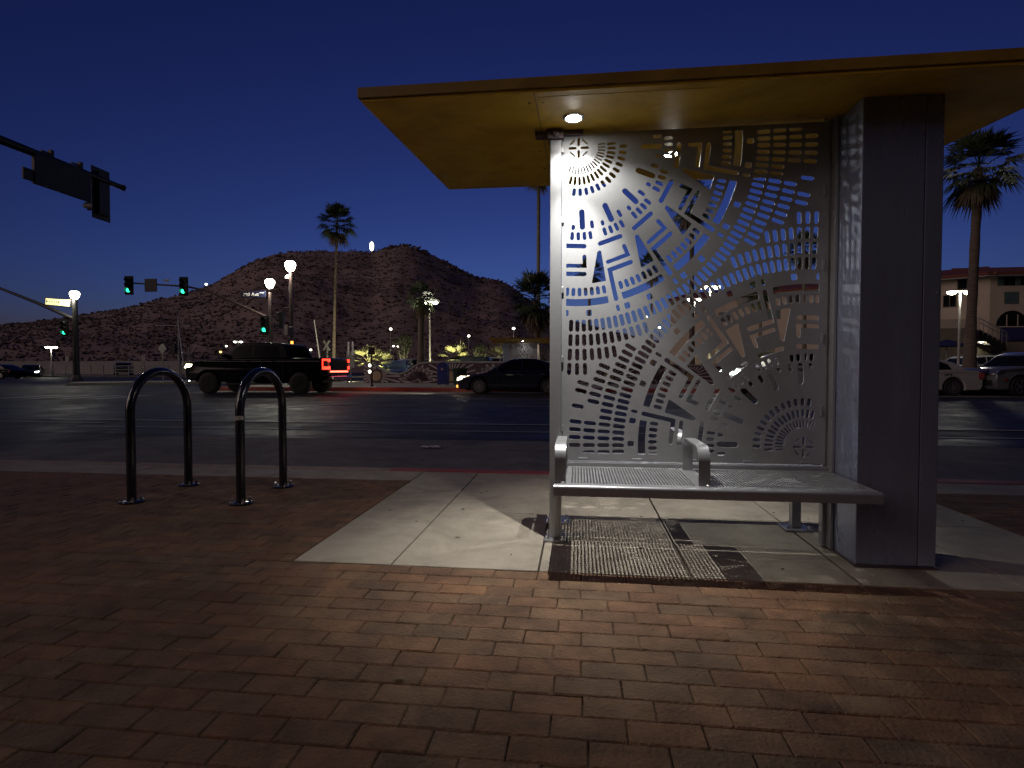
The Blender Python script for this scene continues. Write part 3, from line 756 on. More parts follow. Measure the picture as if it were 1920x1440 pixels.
for i in range(15000):
    px = random.uniform(-100, 1180); f = random.uniform(.03, 1.0)**.8; p = hill_pt(px, f)
    if p.z < .6: continue
    s = random.uniform(.22, .72)*(1.6 if random.random() < .12 else 1); q = [Vector((math.cos(a)*s*random.uniform(.7,1.25), math.sin(a)*s*random.uniform(.7,1.25), s*random.uniform(.05,.35))) for a in (0,1.26,2.5,3.77,5.03)]
    vs = [p+v for v in q] + [p + Vector((random.uniform(-.2,.2)*s, random.uniform(-.2,.2)*s, s*random.uniform(.65,1.0))), p - Vector((0,0,.5))]
    mb.add(vs, [(k,(k+1)%5,5) for k in range(5)] + [((k+1)%5,k,6) for k in range(5)])
o = mb.build('scrub', M['scrub'], normals=False); o['kind'] = 'stuff'
random.seed(12); mb = MB()
for (pa, pb, f, n) in ((724,800,1.0,90),(880,1000,.97,26),(815,905,.93,30),(430,560,.97,20)):
    for i in range(n):
        px = random.uniform(pa, pb); p = hill_pt(px, f + random.uniform(-.05,.012)); s = random.uniform(.5,1.7)
        q = [Vector((random.uniform(-1,1),random.uniform(-1,1),random.uniform(-.5,.9)))*s for _ in range(7)]
        mb.add([p+v for v in q], [(0,1,2),(0,2,3),(1,2,4),(2,3,5),(3,4,6),(4,5,6),(0,4,5),(1,5,6),(0,1,3)])
o = mb.build('rocks', M['hill'], normals=False); o['kind'] = 'stuff'
t = at(697, 462, 330.0); sg = thing('hilltop_sign', 'glowing white oval on top of the hill ridge', 'sign', t)
mb = MB(); mb.prism([(1.25*math.cos(2*math.pi*i/24), 2.7*math.sin(2*math.pi*i/24)) for i in range(24)], 'y', -.12, 0); mb.build('lit_face', M['lampdim'], sg)
mb = MB(); mb.prism([(1.5*math.cos(2*math.pi*i/24)+.15, 2.95*math.sin(2*math.pi*i/24)) for i in range(24)], 'y', .01, .3); mb.box(-.2,.2,.02,.3,-6,-2.5); mb.build('frame', M['darkmetal'], sg)

# ================================================================== MURAL WALL
WX0, WX1, WY = at(684, 700, 33).x, 24.0, 33.0
def wall_top(x):
    px = 1085 + x*F/33
    pts = [(600,682),(680,683),(690,684),(706,695),(722,702),(740,704),(755,700),(770,690),(782,683),(800,681),(1040,681),(1200,684),(1400,690),(1800,690),(2400,690)]
    for (a, ya), (b, yb) in zip(pts, pts[1:]):
        if a <= px <= b: y = ya+(yb-ya)*(px-a)/(b-a); break
    else: y = 688
    return H + (690-y)*33/F + .02
t = thing('mural_wall', 'low wavy topped wall painted with sunburst and agave leaves across the street', 'wall', (0, WY, .05))
xsn = [WX0 + (WX1-WX0)*i/160 for i in range(161)]
prof = [(WX0,0)] + [(WX1,0)] + [(x, wall_top(x)-.05) for x in reversed(xsn)]
finish(fill_mesh('wall_body', prof, (), .15), 'wall_body', M['mauvewall'], t)
mb = MB()
for a, b in zip(xsn, xsn[1:]):
    za, zb = wall_top(a)-.049, wall_top(b)-.049
    vs = [(a,-.18,za),(b,-.18,zb),(b,.18,zb),(a,.18,za),(a,-.18,za+.09),(b,-.18,zb+.09),(b,.18,zb+.09),(a,.18,za+.09)]
    mb.add(vs, [(0,3,2,1),(4,5,6,7),(0,1,5,4),(2,3,7,6)])
mb.build('wall_cap', M['walltop'], t)
mb = MB()
def inwall(x, z): return WX0 < x < WX1 and .03 < z < wall_top(x)-.08
def ray_shape(cx, cz, a, r0, r1, w0, w1, mi, y=-.156):
    while r1 > r0+.05 and not inwall(cx+math.cos(a)*r1, cz+math.sin(a)*r1): r1 -= .04
    if r1 <= r0+.06 or not inwall(cx+math.cos(a)*r0, cz+math.sin(a)*r0): return
    u = (math.cos(a), math.sin(a)); n = (-u[1], u[0])
    mb.prism([(cx+u[0]*r0-n[0]*w0, cz+u[1]*r0-n[1]*w0),(cx+u[0]*r1-n[0]*w1, cz+u[1]*r1-n[1]*w1),(cx+u[0]*r1+n[0]*w1, cz+u[1]*r1+n[1]*w1),(cx+u[0]*r0+n[0]*w0, cz+u[1]*r0+n[1]*w0)], 'y', y, -.1505, mi)
def agave(cx, cz, n, Lf):
    for i in range(n):
        a = math.pi*(i+.5)/n; l = Lf
        while l > .3 and not inwall(cx+math.cos(a)*l, cz+math.sin(a)*l): l -= .04
        u = (math.cos(a), math.sin(a)); nn = (-u[1], u[0]); wv = .15
        pts = [(.12,.03),(.55,wv*1.05),(.8,wv*.85),(1,0),(.8,-wv*.85),(.55,-wv*1.05),(.12,-.03)]
        mb.prism([(cx+u[0]*l*p+nn[0]*q, cz+u[1]*l*p+nn[1]*q) for p, q in pts], 'y', -.154, -.1505, 0)
        for k in (-2,-1,0,1,2):
            q0, q1 = k*.012, k*.042
            s0 = (cx+u[0]*l*.2+nn[0]*q0, cz+u[1]*l*.2+nn[1]*q0); s1 = (cx+u[0]*l*.86+nn[0]*q1, cz+u[1]*l*.86+nn[1]*q1)
            mb.prism([(s0[0]-nn[0]*.008,s0[1]-nn[1]*.008),(s1[0]-nn[0]*.013,s1[1]-nn[1]*.013),(s1[0]+nn[0]*.013,s1[1]+nn[1]*.013),(s0[0]+nn[0]*.008,s0[1]+nn[1]*.008)], 'y', -.158, -.1545, 1)
def disc(cx, cz, r, mi): mb.prism([(cx+r*math.cos(2*math.pi*i/20), cz+r*math.sin(2*math.pi*i/20)) for i in range(20)], 'y', -.16, -.1505, mi)
for k in range(9):
    sx = at(707, 700, 33).x + k*4.6; ax = at(783, 700, 33).x + k*4.6
    if sx < WX1-1:
        for i in range(26): ray_shape(sx, .42, 2*math.pi*i/26, .40, 1.5, .022, .045, 0)
        disc(sx, .42, .3, 2)
    if ax < WX1-1: agave(ax, .06, 9, 1.15); disc(ax, .06+.0, .001, 1)
    for i in range(3): x = sx+1.75+i*.18; mb.prism([(x,.75),(x+.13,.75),(x+.1,.98),(x+.03,.98)], 'y', -.154, -.1505, 3) if inwall(x+.06, 1.0) else None
mb.build('mural', [M['palepaint'], M['mauvewall'], M['tanpaint'], M['tealpaint']], t)

# street furniture by the wall
t = thing('collection_box', 'tall blue metal box standing on the far pavement', 'box', (at(831,700,29).x, 29, .055))
mb = MB(); mb.box(-.27,.27,-.25,.25,.06,1.02); n = 8
mb.prism([(.27*math.cos(math.pi*i/n), 1.02+.18*math.sin(math.pi*i/n)) for i in range(n+1)], 'y', -.25, .25); mb.build('body', M['bluebox'], t, bevel=.02)
mb = MB()
for sx in (-.24,.19):
    for sy in (-.22,.17): mb.box(sx,sx+.05,sy,sy+.05,0,.06)
loose(mb, 'foot', M['darkmetal'], t); mb = MB(); mb.box(-.06,.06,-.262,-.2505,.78,.9); mb.build('emblem', M['walltop'], t)
t = thing('litter_bin', 'round dark green slatted bin between blue box and sedan', 'bin', (at(862,700,27.6).x, 27.6, .055))
mb = MB()
for i in range(20): a = 2*math.pi*i/20; mb.tube([(.27*math.cos(a),.27*math.sin(a),.05),(.33*math.cos(a),.33*math.sin(a),.72),(.36*math.cos(a),.36*math.sin(a),.86)], .03, 5)
mb.build('slats', M['bingreen'], t); mb = MB(); mb.lathe([(.37,.85),(.39,.88),(.37,.91),(.28,.91),(.26,.86)], 24); mb.build('rim', M['bingreen'], t, smooth=True)
mb = MB(); mb.lathe([(.22,.03),(.27,.8)], 16); mb.build('liner', M['blacktrim'], t)
t = thing('sidewalk_post', 'thin dark lamp post with two small round lamps by the mural sun', 'lamp post', (at(697,700,26.5).x, 26.5, .055), group='posts on the far pavement')
mb = MB(); mb.tube([(0,0,0),(0,0,1.9)], [.05,.04], 10); mb.lathe([(.09,0),(.09,.05),(.05,.12)], 12); mb.build('pole', M['brownpole'], t)
for z in (1.02, .72):
    mb = MB(); mb.lathe([(.03,-.07),(.065,-.03),(.065,.03),(.03,.07)], 12, (-.09,-.03,z)); mb.build('lamp_globe', M['lampdim'], t, smooth=True)
mb = MB(); mb.box(-.16,.16,-.03,.0,1.55,1.9); mb.build('plate', M['darkmetal'], t)

# ================================================================== LAMPS, SIGNALS, SIGNS
def lantern(parent, x, y, z, s=1.0, power=190, warm=(1,.95,.74)):
    mb = MB(); mb.lathe([(.10*s,-.03*s),(.16*s,.02*s),(.22*s,.14*s),(.262*s,.28*s),(.25*s,.38*s),(.17*s,.46*s)], 20, (x,y,z)); g = mb.build('lamp_globe', M['lamp'], parent, smooth=True)
    mb = MB(); mb.lathe([(.16*s,.461*s),(.10*s,.51*s),(.03*s,.54*s),(.015*s,.58*s)], 16, (x,y,z)); mb.lathe([(.09*s,-.12*s),(.12*s,-.031*s)], 14, (x,y,z)); mb.build('cap', M['darkmetal'], g, smooth=True)
    lamp('lamp_light', 'POINT', (x, y-.34*s, z-.02), power, warm, g, .25)
def signal(parent, x, y, z, face=(0,-1), lit='green', s=1.0, plate=True):
    # a three lamp head; local frame: f = facing, side = right of it
    f = Vector((face[0], face[1], 0)).normalized(); sd = Vector((f.y, -f.x, 0)); c = Vector((x, y, z))
    def P(a, b, h): return c + sd*a*s + f*b*s + Vector((0,0,h*s))
    def bx(mb, a0,a1,b0,b1,h0,h1): mb.add([P(a0,b0,h0),P(a1,b0,h0),P(a1,b1,h0),P(a0,b1,h0),P(a0,b0,h1),P(a1,b0,h1),P(a1,b1,h1),P(a0,b1,h1)], [(0,3,2,1),(4,5,6,7),(0,1,5,4),(1,2,6,5),(2,3,7,6),(3,0,4,7)])
    mb = MB(); bx(mb, -.17,.17,-.11,.1,-.52,.52)
    if plate: bx(mb, -.29,.29,-.02,.0,-.64,.64)
    hd = mb.build('signal_head', M['blacktrim'], parent, bevel=.015)
    for i, (h, nm) in enumerate(((.34,'red'),(0,'amber'),(-.34,'green'))):
        mb = MB(); n = 16
        vs = []
        for (r, b) in ((.15,.10),(.155,.34)):
            for j in range(n+1):
                a = R(-35 + 250*j/n); vs.append(P(r*math.cos(a), b - (.10 if b > .2 and (j < 2 or j > n-2) else 0), h + r*math.sin(a)))
        mb.add(vs, [(j,j+1,n+2+j,n+1+j) for j in range(n)]); v = mb.build('visor', M['blacktrim'], hd); m2 = v.modifiers.new('sheet','SOLIDIFY'); m2.thickness = .01
        mb = MB(); mb.poly([P(.135*math.cos(2*math.pi*j/20), .108, h+.135*math.sin(2*math.pi*j/20)) for j in range(20)])
        mb.build('lens', M[nm] if nm == lit else M['glass'], hd)
    return hd
def pole(parent, x, y, z0, z1, r0, r1, m='darkmetal'):
    mb = MB(); mb.tube([(x,y,z0),(x,y,z0+(z1-z0)*.5),(x,y,z1)], [r0,(r0+r1)/2,r1], 14); mb.lathe([(r0*1.9,z0),(r0*1.9,z0+.12),(r0*1.2,z0+.4)], 14, (x,y,0))
    return mb.build('pole', M[m], parent, smooth=True)
SIGS = 'traffic signal masts at the crossing'
# --- far left mast with lantern, lit street sign, long arm
Y = 36; b = gz(143, 717, -.0); b = at(143, 690, Y); b.z = .03
t = thing('traffic_signal', 'dark signal mast at far left with lantern on top and lit yellow street sign', 'traffic signal', b, group=SIGS)
pole(t, 0, 0, 0, 5.7, .22, .15); lantern(t, 0, 0, 5.78, 1.15, 260)
e = at(-60, 520, Y) - b; j = at(143, 600, Y) - b
mb = MB(); mb.tube([j, j+(e-j)*.35+Vector((0,0,.12)), j+(e-j)*.7+Vector((0,0,.12)), e], [.13,.11,.09,.07], 12); mb.build('mast_arm', M['darkmetal'], t, smooth=True)
signal(t, *(at(129,616,Y) - b + Vector((0,-.3,0))), (.15,-1), 'green', .9, True)
q = at(110, 567, Y) - b
def slant_box(mb, c, w, h, d, tilt, mi=0):
    u = Vector((math.cos(tilt),0,math.sin(tilt))); v = Vector((-math.sin(tilt),0,math.cos(tilt))); n = Vector((0,1,0))
    vs = [c+u*(sx*w/2)+n*(sy*d/2)+v*(sz*h/2) for sz in (-1,1) for sx, sy in ((-1,-1),(1,-1),(1,1),(-1,1))]
    mb.add(vs, [(0,3,2,1),(4,5,6,7),(0,1,5,4),(1,2,6,5),(2,3,7,6),(3,0,4,7)], mi)
mb = MB(); slant_box(mb, q, 2.02, .56, .16, R(-5.2)); sgn = mb.build('street_sign', M['darkmetal'], t, bevel=.02)
mb = MB(); slant_box(mb, q + Vector((0,-.09,0)), 1.88, .44, .02, R(-5.2)); mb.build('lit_face', M['litsign'], sgn, bevel=.008)
mb = MB(); random.seed(5)
for (u0, wd, hh) in ((-.84,.05,.2),(-.77,.05,.08),(-.62,.06,.07),(-.42,.10,.03),(-.40,.03,.13),(-.22,.08,.03),(-.23,.03,.13),(-.08,.10,.03),(-.05,.03,.15),(.12,.09,.16),(.5,.05,.07),(.57,.04,.1),(.64,.05,.07),(.84,.04,.16)):
    slant_box(mb, q + Vector((u0,-.104,-u0*math.tan(R(5.2))+random.uniform(-.03,.03))), wd, hh, .006, R(-5.2))
mb.build('lettering', M['signink'], sgn)
mb = MB(); mb.box(-.5,-.27,-.35,-.25,1.35,1.75); mb.build('push_button_box', M['signback'], t)
# --- middle mast: arm with two green heads, dark blank sign and the street name
Y = 33; b = at(508, 690, Y); b.z = .055
t = thing('traffic_signal', 'signal mast behind the pickup cab, arm carrying two green lights and a street name', 'traffic signal', b, group=SIGS)
pole(t, 0, 0, 0, 5.55, .17, .11, 'brownpole'); lantern(t, 0, 0, 5.85, 1.1, 240)
j = at(505, 597, Y) - b; e1 = at(390, 546, Y) - b; e2 = at(350, 537, Y) - b; e3 = at(236, 530, Y) - b
mb = MB(); mb.tube([j, (j+e1)/2+Vector((0,0,.03)), e1, e2, e3], [.1,.085,.07,.06,.045], 12); mb.build('mast_arm', M['brownpole'], t, smooth=True)
for (px, py) in ((247, 536), (349, 538)): signal(t, *(at(px,py,Y) - b + Vector((0,-.22,0))), (.2,-1), 'green', .93)
q = at(285, 535, Y) - b; mb = MB(); mb.box(q.x-.42,q.x+.42,-.12,-.08,q.z-.42,q.z+.40); mb.build('blank_out_sign', M['blacktrim'], t, bevel=.01)
q = at(313, 527, Y) - b; mb = MB(); mb.tube([(q.x,0,q.z-.25),(q.x,0,q.z)], .02, 6); mb.box(q.x-.2,q.x+.16,-.06,.06,q.z,q.z+.1); mb.build('camera_unit', M['signback'], t)
q = at(475, 552, Y) - b; mb = MB(); mb.box(q.x-.84,q.x+.84,-.05,-.01,q.z-.2,q.z+.2); sgn = mb.build('street_sign', M['signblue'], t, bevel=.01)
finish(text_mesh('Mill Ave', .3), 'lettering', M['white'], sgn, loc=(q.x-.12, -.056, q.z-.01))
mb = MB(); mb.box(q.x+.45,q.x+.72,-.055,-.051,q.z+.07,q.z+.1); mb.build('marking', M['white'], sgn)
signal(t, *(at(502,610,Y) - b + Vector((0,-.35,0))), (.2,-1), 'green', .9)
# --- lantern post with side-on signal, banners, camera
Y = 28; b = at(547, 690, Y); b.z = .055
t = thing('street_lamp', 'taller lantern post behind the pickup with blue banners and a side-on signal', 'street lamp', b, group='lantern posts')
pole(t, 0, 0, 0, 5.85, .12, .09, 'brownpole'); lantern(t, -.02, 0, 5.95, 1.05, 240)
signal(t, *(at(528,600,Y) - b), (-1,-.15), 'none', .86, False)
mb = MB(); q = at(532,577,Y) - b; mb.tube([(0,0,q.z),(q.x,0,q.z)], .03, 8); mb.build('signal_bracket', M['brownpole'], t)
q = at(539,619,Y) - b; mb = MB(); mb.box(q.x-.09,q.x+.09,-.16,-.14,q.z-.28,q.z+.28); mb.build('banner', M['signback'], t)
q = at(548,619,Y) - b; mb = MB(); mb.box(q.x-.13,q.x+.13,-.16,-.14,q.z-.27,q.z+.29); bn = mb.build('banner', M['signblue'], t); bn['label'] = 'navy banner'
mb = MB(); mb.box(q.x-.1,q.x+.1,-.165,-.161,q.z+.14,q.z+.18); mb.build('marking', M['white'], bn)
q = at(538,520,Y) - b; mb = MB(); mb.tube([(0,0,q.z+.05),(q.x,0,q.z+.12)], .02, 6); mb.lathe([(.02,-.1),(.1,-.05),(.1,.05),(.03,.1)], 12, (q.x,0,q.z)); mb.build('camera_dome', M['white'], t, smooth=True)
q = at(551,643,Y) - b; mb = MB(); mb.box(q.x-.18,q.x+.16,-.3,-.1,q.z-.2,q.z+.2); ps = mb.build('pedestrian_signal', M['blacktrim'], t, bevel=.02)
mb = MB(); mb.box(q.x-.02,q.x+.13,-.312,-.301,q.z-.1,q.z+.08); mb.build('lit_hand', M['amber'], ps)
# --- near mast, pole out of frame, arm reaching over the side street along the depth axis
ax_ = -11.8; za = 5.55
t = thing('traffic_signal', 'near dark signal arm seen from behind against the sky with a blank sign', 'traffic signal', (ax_, 3.0, -.1), group=SIGS)
pole(t, 0, 0, 0, 6.2, .2, .16)
mb = MB(); mb.tube([(0,0,5.6),(0,4,5.69),(0,7.42,5.73),(0,10.56,5.74)], [.16,.12,.09,.06], 14); mb.lathe([(.08,-.03),(.08,.03)], 12, (0,10.56,5.74), 'y'); mb.build('mast_arm', M['darkmetal'], t, smooth=True)
mb = MB(); mb.box(.02,.10,8.06,9.49,5.05,5.72); mb.box(.03,.08,7.83,8.2,5.08,5.33); mb.build('blank_sign', M['darkmetal'], t, bevel=.01)
mb = MB()
for yy in (8.5, 9.25): mb.box(-.03,.05,yy,yy+.08,5.7,5.94); mb.box(-.02,.04,yy-.2,yy+.0,5.83,5.86)
loose(mb, 'sign_bracket', M['darkmetal'], t)
signal(t, -.1, 9.97, 5.39, (-1,-.05), 'none', 1.0, True)
# --- lamp that lights the racks and bricks: stands on the pavement behind the camera, left
t = thing('street_lamp', 'lantern post on the near pavement left of the camera, outside the view', 'street lamp', (-7.0, -3.6, 0), group='lantern posts')
pole(t, 0, 0, 0, 4.9, .12, .08); lantern(t, 0, 0, 5.0, 1.0, 75, (1,.70,.45))
# --- twin-head lot lamps
def twin(px, py, Y, zb, label, s=1.0, power=120, pole_m='greypole'):
    b = at(px, 690, Y); b.z = zb; h = at(px, py, Y).z - zb
    t = thing('twin_lamp_post', label, 'lamp post', b, group='twin headed lot lamps')
    mb = MB(); mb.tube([(0,0,0),(0,0,h)], [.09*s,.06*s], 10); mb.box(-.45*s,.45*s,-.04*s,.04*s,h-.03,h+.03); mb.lathe([(.2*s,0),(.2*s,.5*s)], 12); mb.build('pole', M[pole_m], t)
    for sx in (-1, 1):
        mb = MB(); mb.lathe([(.1*s,.075*s),(.24*s,.03*s),(.24*s,.0)], 14, (sx*.5*s, 0, h)); hd = mb.build('lamp_head', M['darkmetal'], t, smooth=True)
        mb = MB(); mb.lathe([(.08*s,-.22*s),(.21*s,-.16*s),(.27*s,-.07*s),(.235*s,-.005)], 14, (sx*.5*s, 0, h)); mb.build('lens', M['lamp'], hd, smooth=True)
    lamp('lamp_light', 'POINT', (0, -.2, h-.35*s), power, (1,.95,.75), t, .2)
twin(97, 650, 62, .02, 'small twin lamp at far left beneath the lit street sign', 1.0, 160)
twin(806, 566, 37, .02, 'twin lamp tangled in the thick palm crown', .75, 150)
twin(1797, 546, 38, .02, 'bright twin lamp left of the big palm trunk at right', .95, 340)
twin(1330, 537, 40, .02, 'bright twin lamp seen through the middle of the panel', .9, 240)
twin(1301, 560, 52, .02, 'farther twin lamp left of the brighter one behind the panel', .9, 160)
twin(447, 640, 110, .02, 'tiny twin lamp over the pickup windscreen', 1.3, 0)
def lot_lamp(px, py, Y, label, m='lampdim', r=.16):
    b = at(px, 690, Y); b.z = .02; h = at(px, py, Y).z - .02
    t = thing('lot_lamp', label, 'lamp post', b, group='single lot lamps in the distance')
    mb = MB(); mb.tube([(0,0,0),(0,0,h)], [.06,.045], 8); mb.build('pole', M['greypole'], t)
    mb = MB(); mb.lathe([(r*.4,-r*.8),(r,-r*.3),(r,r*.3),(r*.5,r*.8)], 12, (0,0,h)); mb.build('lamp_globe', M[m], t, smooth=True)
for px, py, Y, lb in ((733,617,66,'single lamp in front of the hill, left of the feathery bush'), (583,656,80,'single lamp low behind the pickup bed'), (738,649,90,'small lamp low beside the feathery bush'), (746,650,96,'tiny lamp just right of the small low one'),
                      (879,630,70,'single lamp above right of the bright young palm'), (963,616,64,'single lamp over the distant shelter roof'), (425,649,95,'white lamp low over the pickup bonnet'), (1211,595,60,'lamp seen through the left half of the panel'), (1236,614,75,'small yellow lamp low behind the panel')): lot_lamp(px, py, Y, lb)
lot_lamp(414, 660, 90, 'orange lamp over the pickup bonnet', 'orangelamp', .2)
lot_lamp(389, 533, 330, 'tiny light on the left shoulder of the hill', 'lampdim', .7)
# --- road signs on the left
def sign_post(name, px, ytop, ybot, Y, zb, shape, label, cat='road sign'):
    b = at(px, 690, Y); b.z = zb; c = at(px, (ytop+ybot)/2, Y).z - zb; hh = (ybot-ytop)/2*Y/F
    t = thing(name, label, cat, b, group='signs on posts'); mb = MB(); mb.tube([(0,0,0),(0,0,c+hh*.9)], .045, 8); mb.build('post', M['greypole'], t)
    pts = shape(hh); mb = MB(); mb.prism([(x, c+z) for x, z in pts], 'y', -.07, -.05); mb.build('sign_plate', M['signback'], t)
sign_post('warning_sign', 306, 643, 664, 38, .03, lambda h: [(-h*.95,0),(0,-h),(h*.95,0),(0,h)], 'pale diamond sign on a post above the left bike rack')
sign_post('road_sign', 270, 666, 678, 58, .05, lambda h: [(-h*.8,-h),(h*.8,-h),(h*.8,-h*.6)] + [(h*.75*math.cos(math.pi*i/10), .1*h+h*.8*math.sin(math.pi*i/10)) for i in range(11)] + [(-h*.8,-h*.6)], 'small round topped sign left of the pale diamond sign')
def xing(px, ytop, Y, label, cross):
    b = at(px, 690, Y); b.z = .05; top = at(px, ytop, Y).z - .05
    t = thing('crossing_gate', label, 'crossing gate', b, group='railway crossing gates')
    mb = MB(); mb.tube([(.5,0,0),(.5,0,2.9)], .07, 10); mb.box(.2,.8,-.2,.2,0,1.1); mb.build('post', M['greypole'], t)
    mb = MB(); mb.tube([(.0,-.1,1.0),(-.55,-.1,top)], [.06,.035], 8); mb.build('gate_arm', M['white'], t)
    mb = MB()
    for sx in (.15,.85): mb.lathe([(.16,-.02),(.2,.02),(.2,.06)], 14, (sx,-.12,2.05), 'y')
    mb.box(.1,.9,-.1,-.06,2.02,2.08); mb.build('flasher', M['blacktrim'], t)
    if cross:
        mb = MB()
        for sgn in (-1,1): slant_box(mb, Vector((.5,-.12-.02*sgn,2.72)), .95, .16, .02, R(56*sgn))
        mb.build('crossbuck', M['signback'], t)
xing(603, 600, 44, 'raised railway gate arm with white crossbuck behind the pickup bed', True)
xing(346, 597, 50, 'raised railway gate left of the pickup bonnet', False)
t = thing('notice_boards', 'pair of upright white boards behind the pickup tailgate', 'sign', (at(657,690,34.6).x, 34.6, .055))
for sx in (-.17,.11): mb = MB(); mb.box(sx,sx+.11,-.02,.0,1.7,2.55); mb.build('board', M['white'], t)
mb = MB(); mb.box(-.26,.27,0.004,.04,.9,1.9); mb.build('panel', M['signback'], t); mb = MB(); mb.tube([(0,.06,0),(0,.06,2.0)], .05, 8); mb.build('post', M['greypole'], t)
t = thing('utility_pole', 'pale wooden utility pole right of the diamond sign', 'utility pole', (at(337,690,62).x, 62, .05))
mb = MB(); mb.tube([(0,0,0),(0,0,6.3)], [.17,.12], 10); mb.build('pole', M['greypole'], t); mb = MB(); mb.box(-3,1.5,-.05,.05,5.9,6.0); mb.build('cross_arm', M['greypole'], t)
mb = MB(); mb.box(-.9,-.35,-.3,.1,2.6,3.7); mb.build('equipment_box', M['blacktrim'], t)
# --- fence and low wall on the far left
fa, fb = at(60,690,60).x, at(345,690,60).x
t = thing('railing', 'low grey post and rail fence along the road at far left', 'fence', ((fa+fb)/2, 59.5, .05))
hw = (fb-fa)/2; nps = 12
for i in range(nps+1): mb = MB(); x = -hw+2*hw*i/nps; mb.box(x-.05,x+.05,-.05,.05,0,1.25); mb.build('fence_post', M['greypole'], t)
mb = MB()
for z in (.35,.7,1.12): mb.box(-hw,hw,-.03,.03,z,z+.07)
loose(mb, 'rail', M['greypole'], t)
mb = MB(); mb.box(at(-80,690,75).x, at(470,690,75).x, 75, 75.4, 0, 1.95); o = mb.build('retaining_wall', M['walltop'], bevel=.03); tag(o, 'long pale low wall at the foot of the hill, far left', 'wall')

# ================================================================== VEHICLES
def wheel(t, x, y, z, r, wd, side, spokes, rimm):
    mb = MB(); s = side
    mb.lathe([(r*.62,0),(r*.92,0),(r,s*-.03),(r,s*-(wd-.03)),(r*.92,s*-wd),(r*.5,s*-wd)], 28, (x,y,z), 'y'); wh = mb.build('wheel', M['tyre'], t, smooth=True)
    mb = MB(); mb.lathe([(r*.64,s*-.012),(r*.66,s*.004),(r*.60,s*.004),(r*.57,s*-.03)], 28, (x,y,z), 'y')
    for k in range(spokes):
        a = 2*math.pi*k/spokes; u = Vector((math.cos(a),0,math.sin(a))); n = Vector((-u.z,0,u.x)); c = Vector((x,y,z))
        w0, w1 = r*.05, r*.075; y0, y1 = s*.006, s*-.02
        vs = [c+u*r*.1-n*w0+Vector((0,y0,0)), c+u*r*.62-n*w1+Vector((0,y0,0)), c+u*r*.62+n*w1+Vector((0,y0,0)), c+u*r*.1+n*w0+Vector((0,y0,0))]
        vs += [v+Vector((0,y1-y0,0)) for v in vs]; mb.add(vs, [(0,1,2,3),(7,6,5,4),(0,4,5,1),(1,5,6,2),(2,6,7,3),(3,7,4,0)])
    mb.lathe([(r*.16,s*.012),(r*.16,s*-.02)], 14, (x,y,z), 'y'); mb.build('rim', M[rimm], wh)
    mb = MB(); mb.lathe([(r*.58,s*-.05),(r*.58,s*-.07)], 24, (x,y,z), 'y'); mb.build('brake_drum', M['blacktrim'], wh)
def arch(xc, r, zc, zb, n=12):
    a0 = math.asin(max(-1, min(1, (zb-zc)/r))); return [(xc + r*math.cos(a0+(math.pi-2*a0)*i/n), zc + r*math.sin(a0+(math.pi-2*a0)*i/n)) for i in range(n+1)]
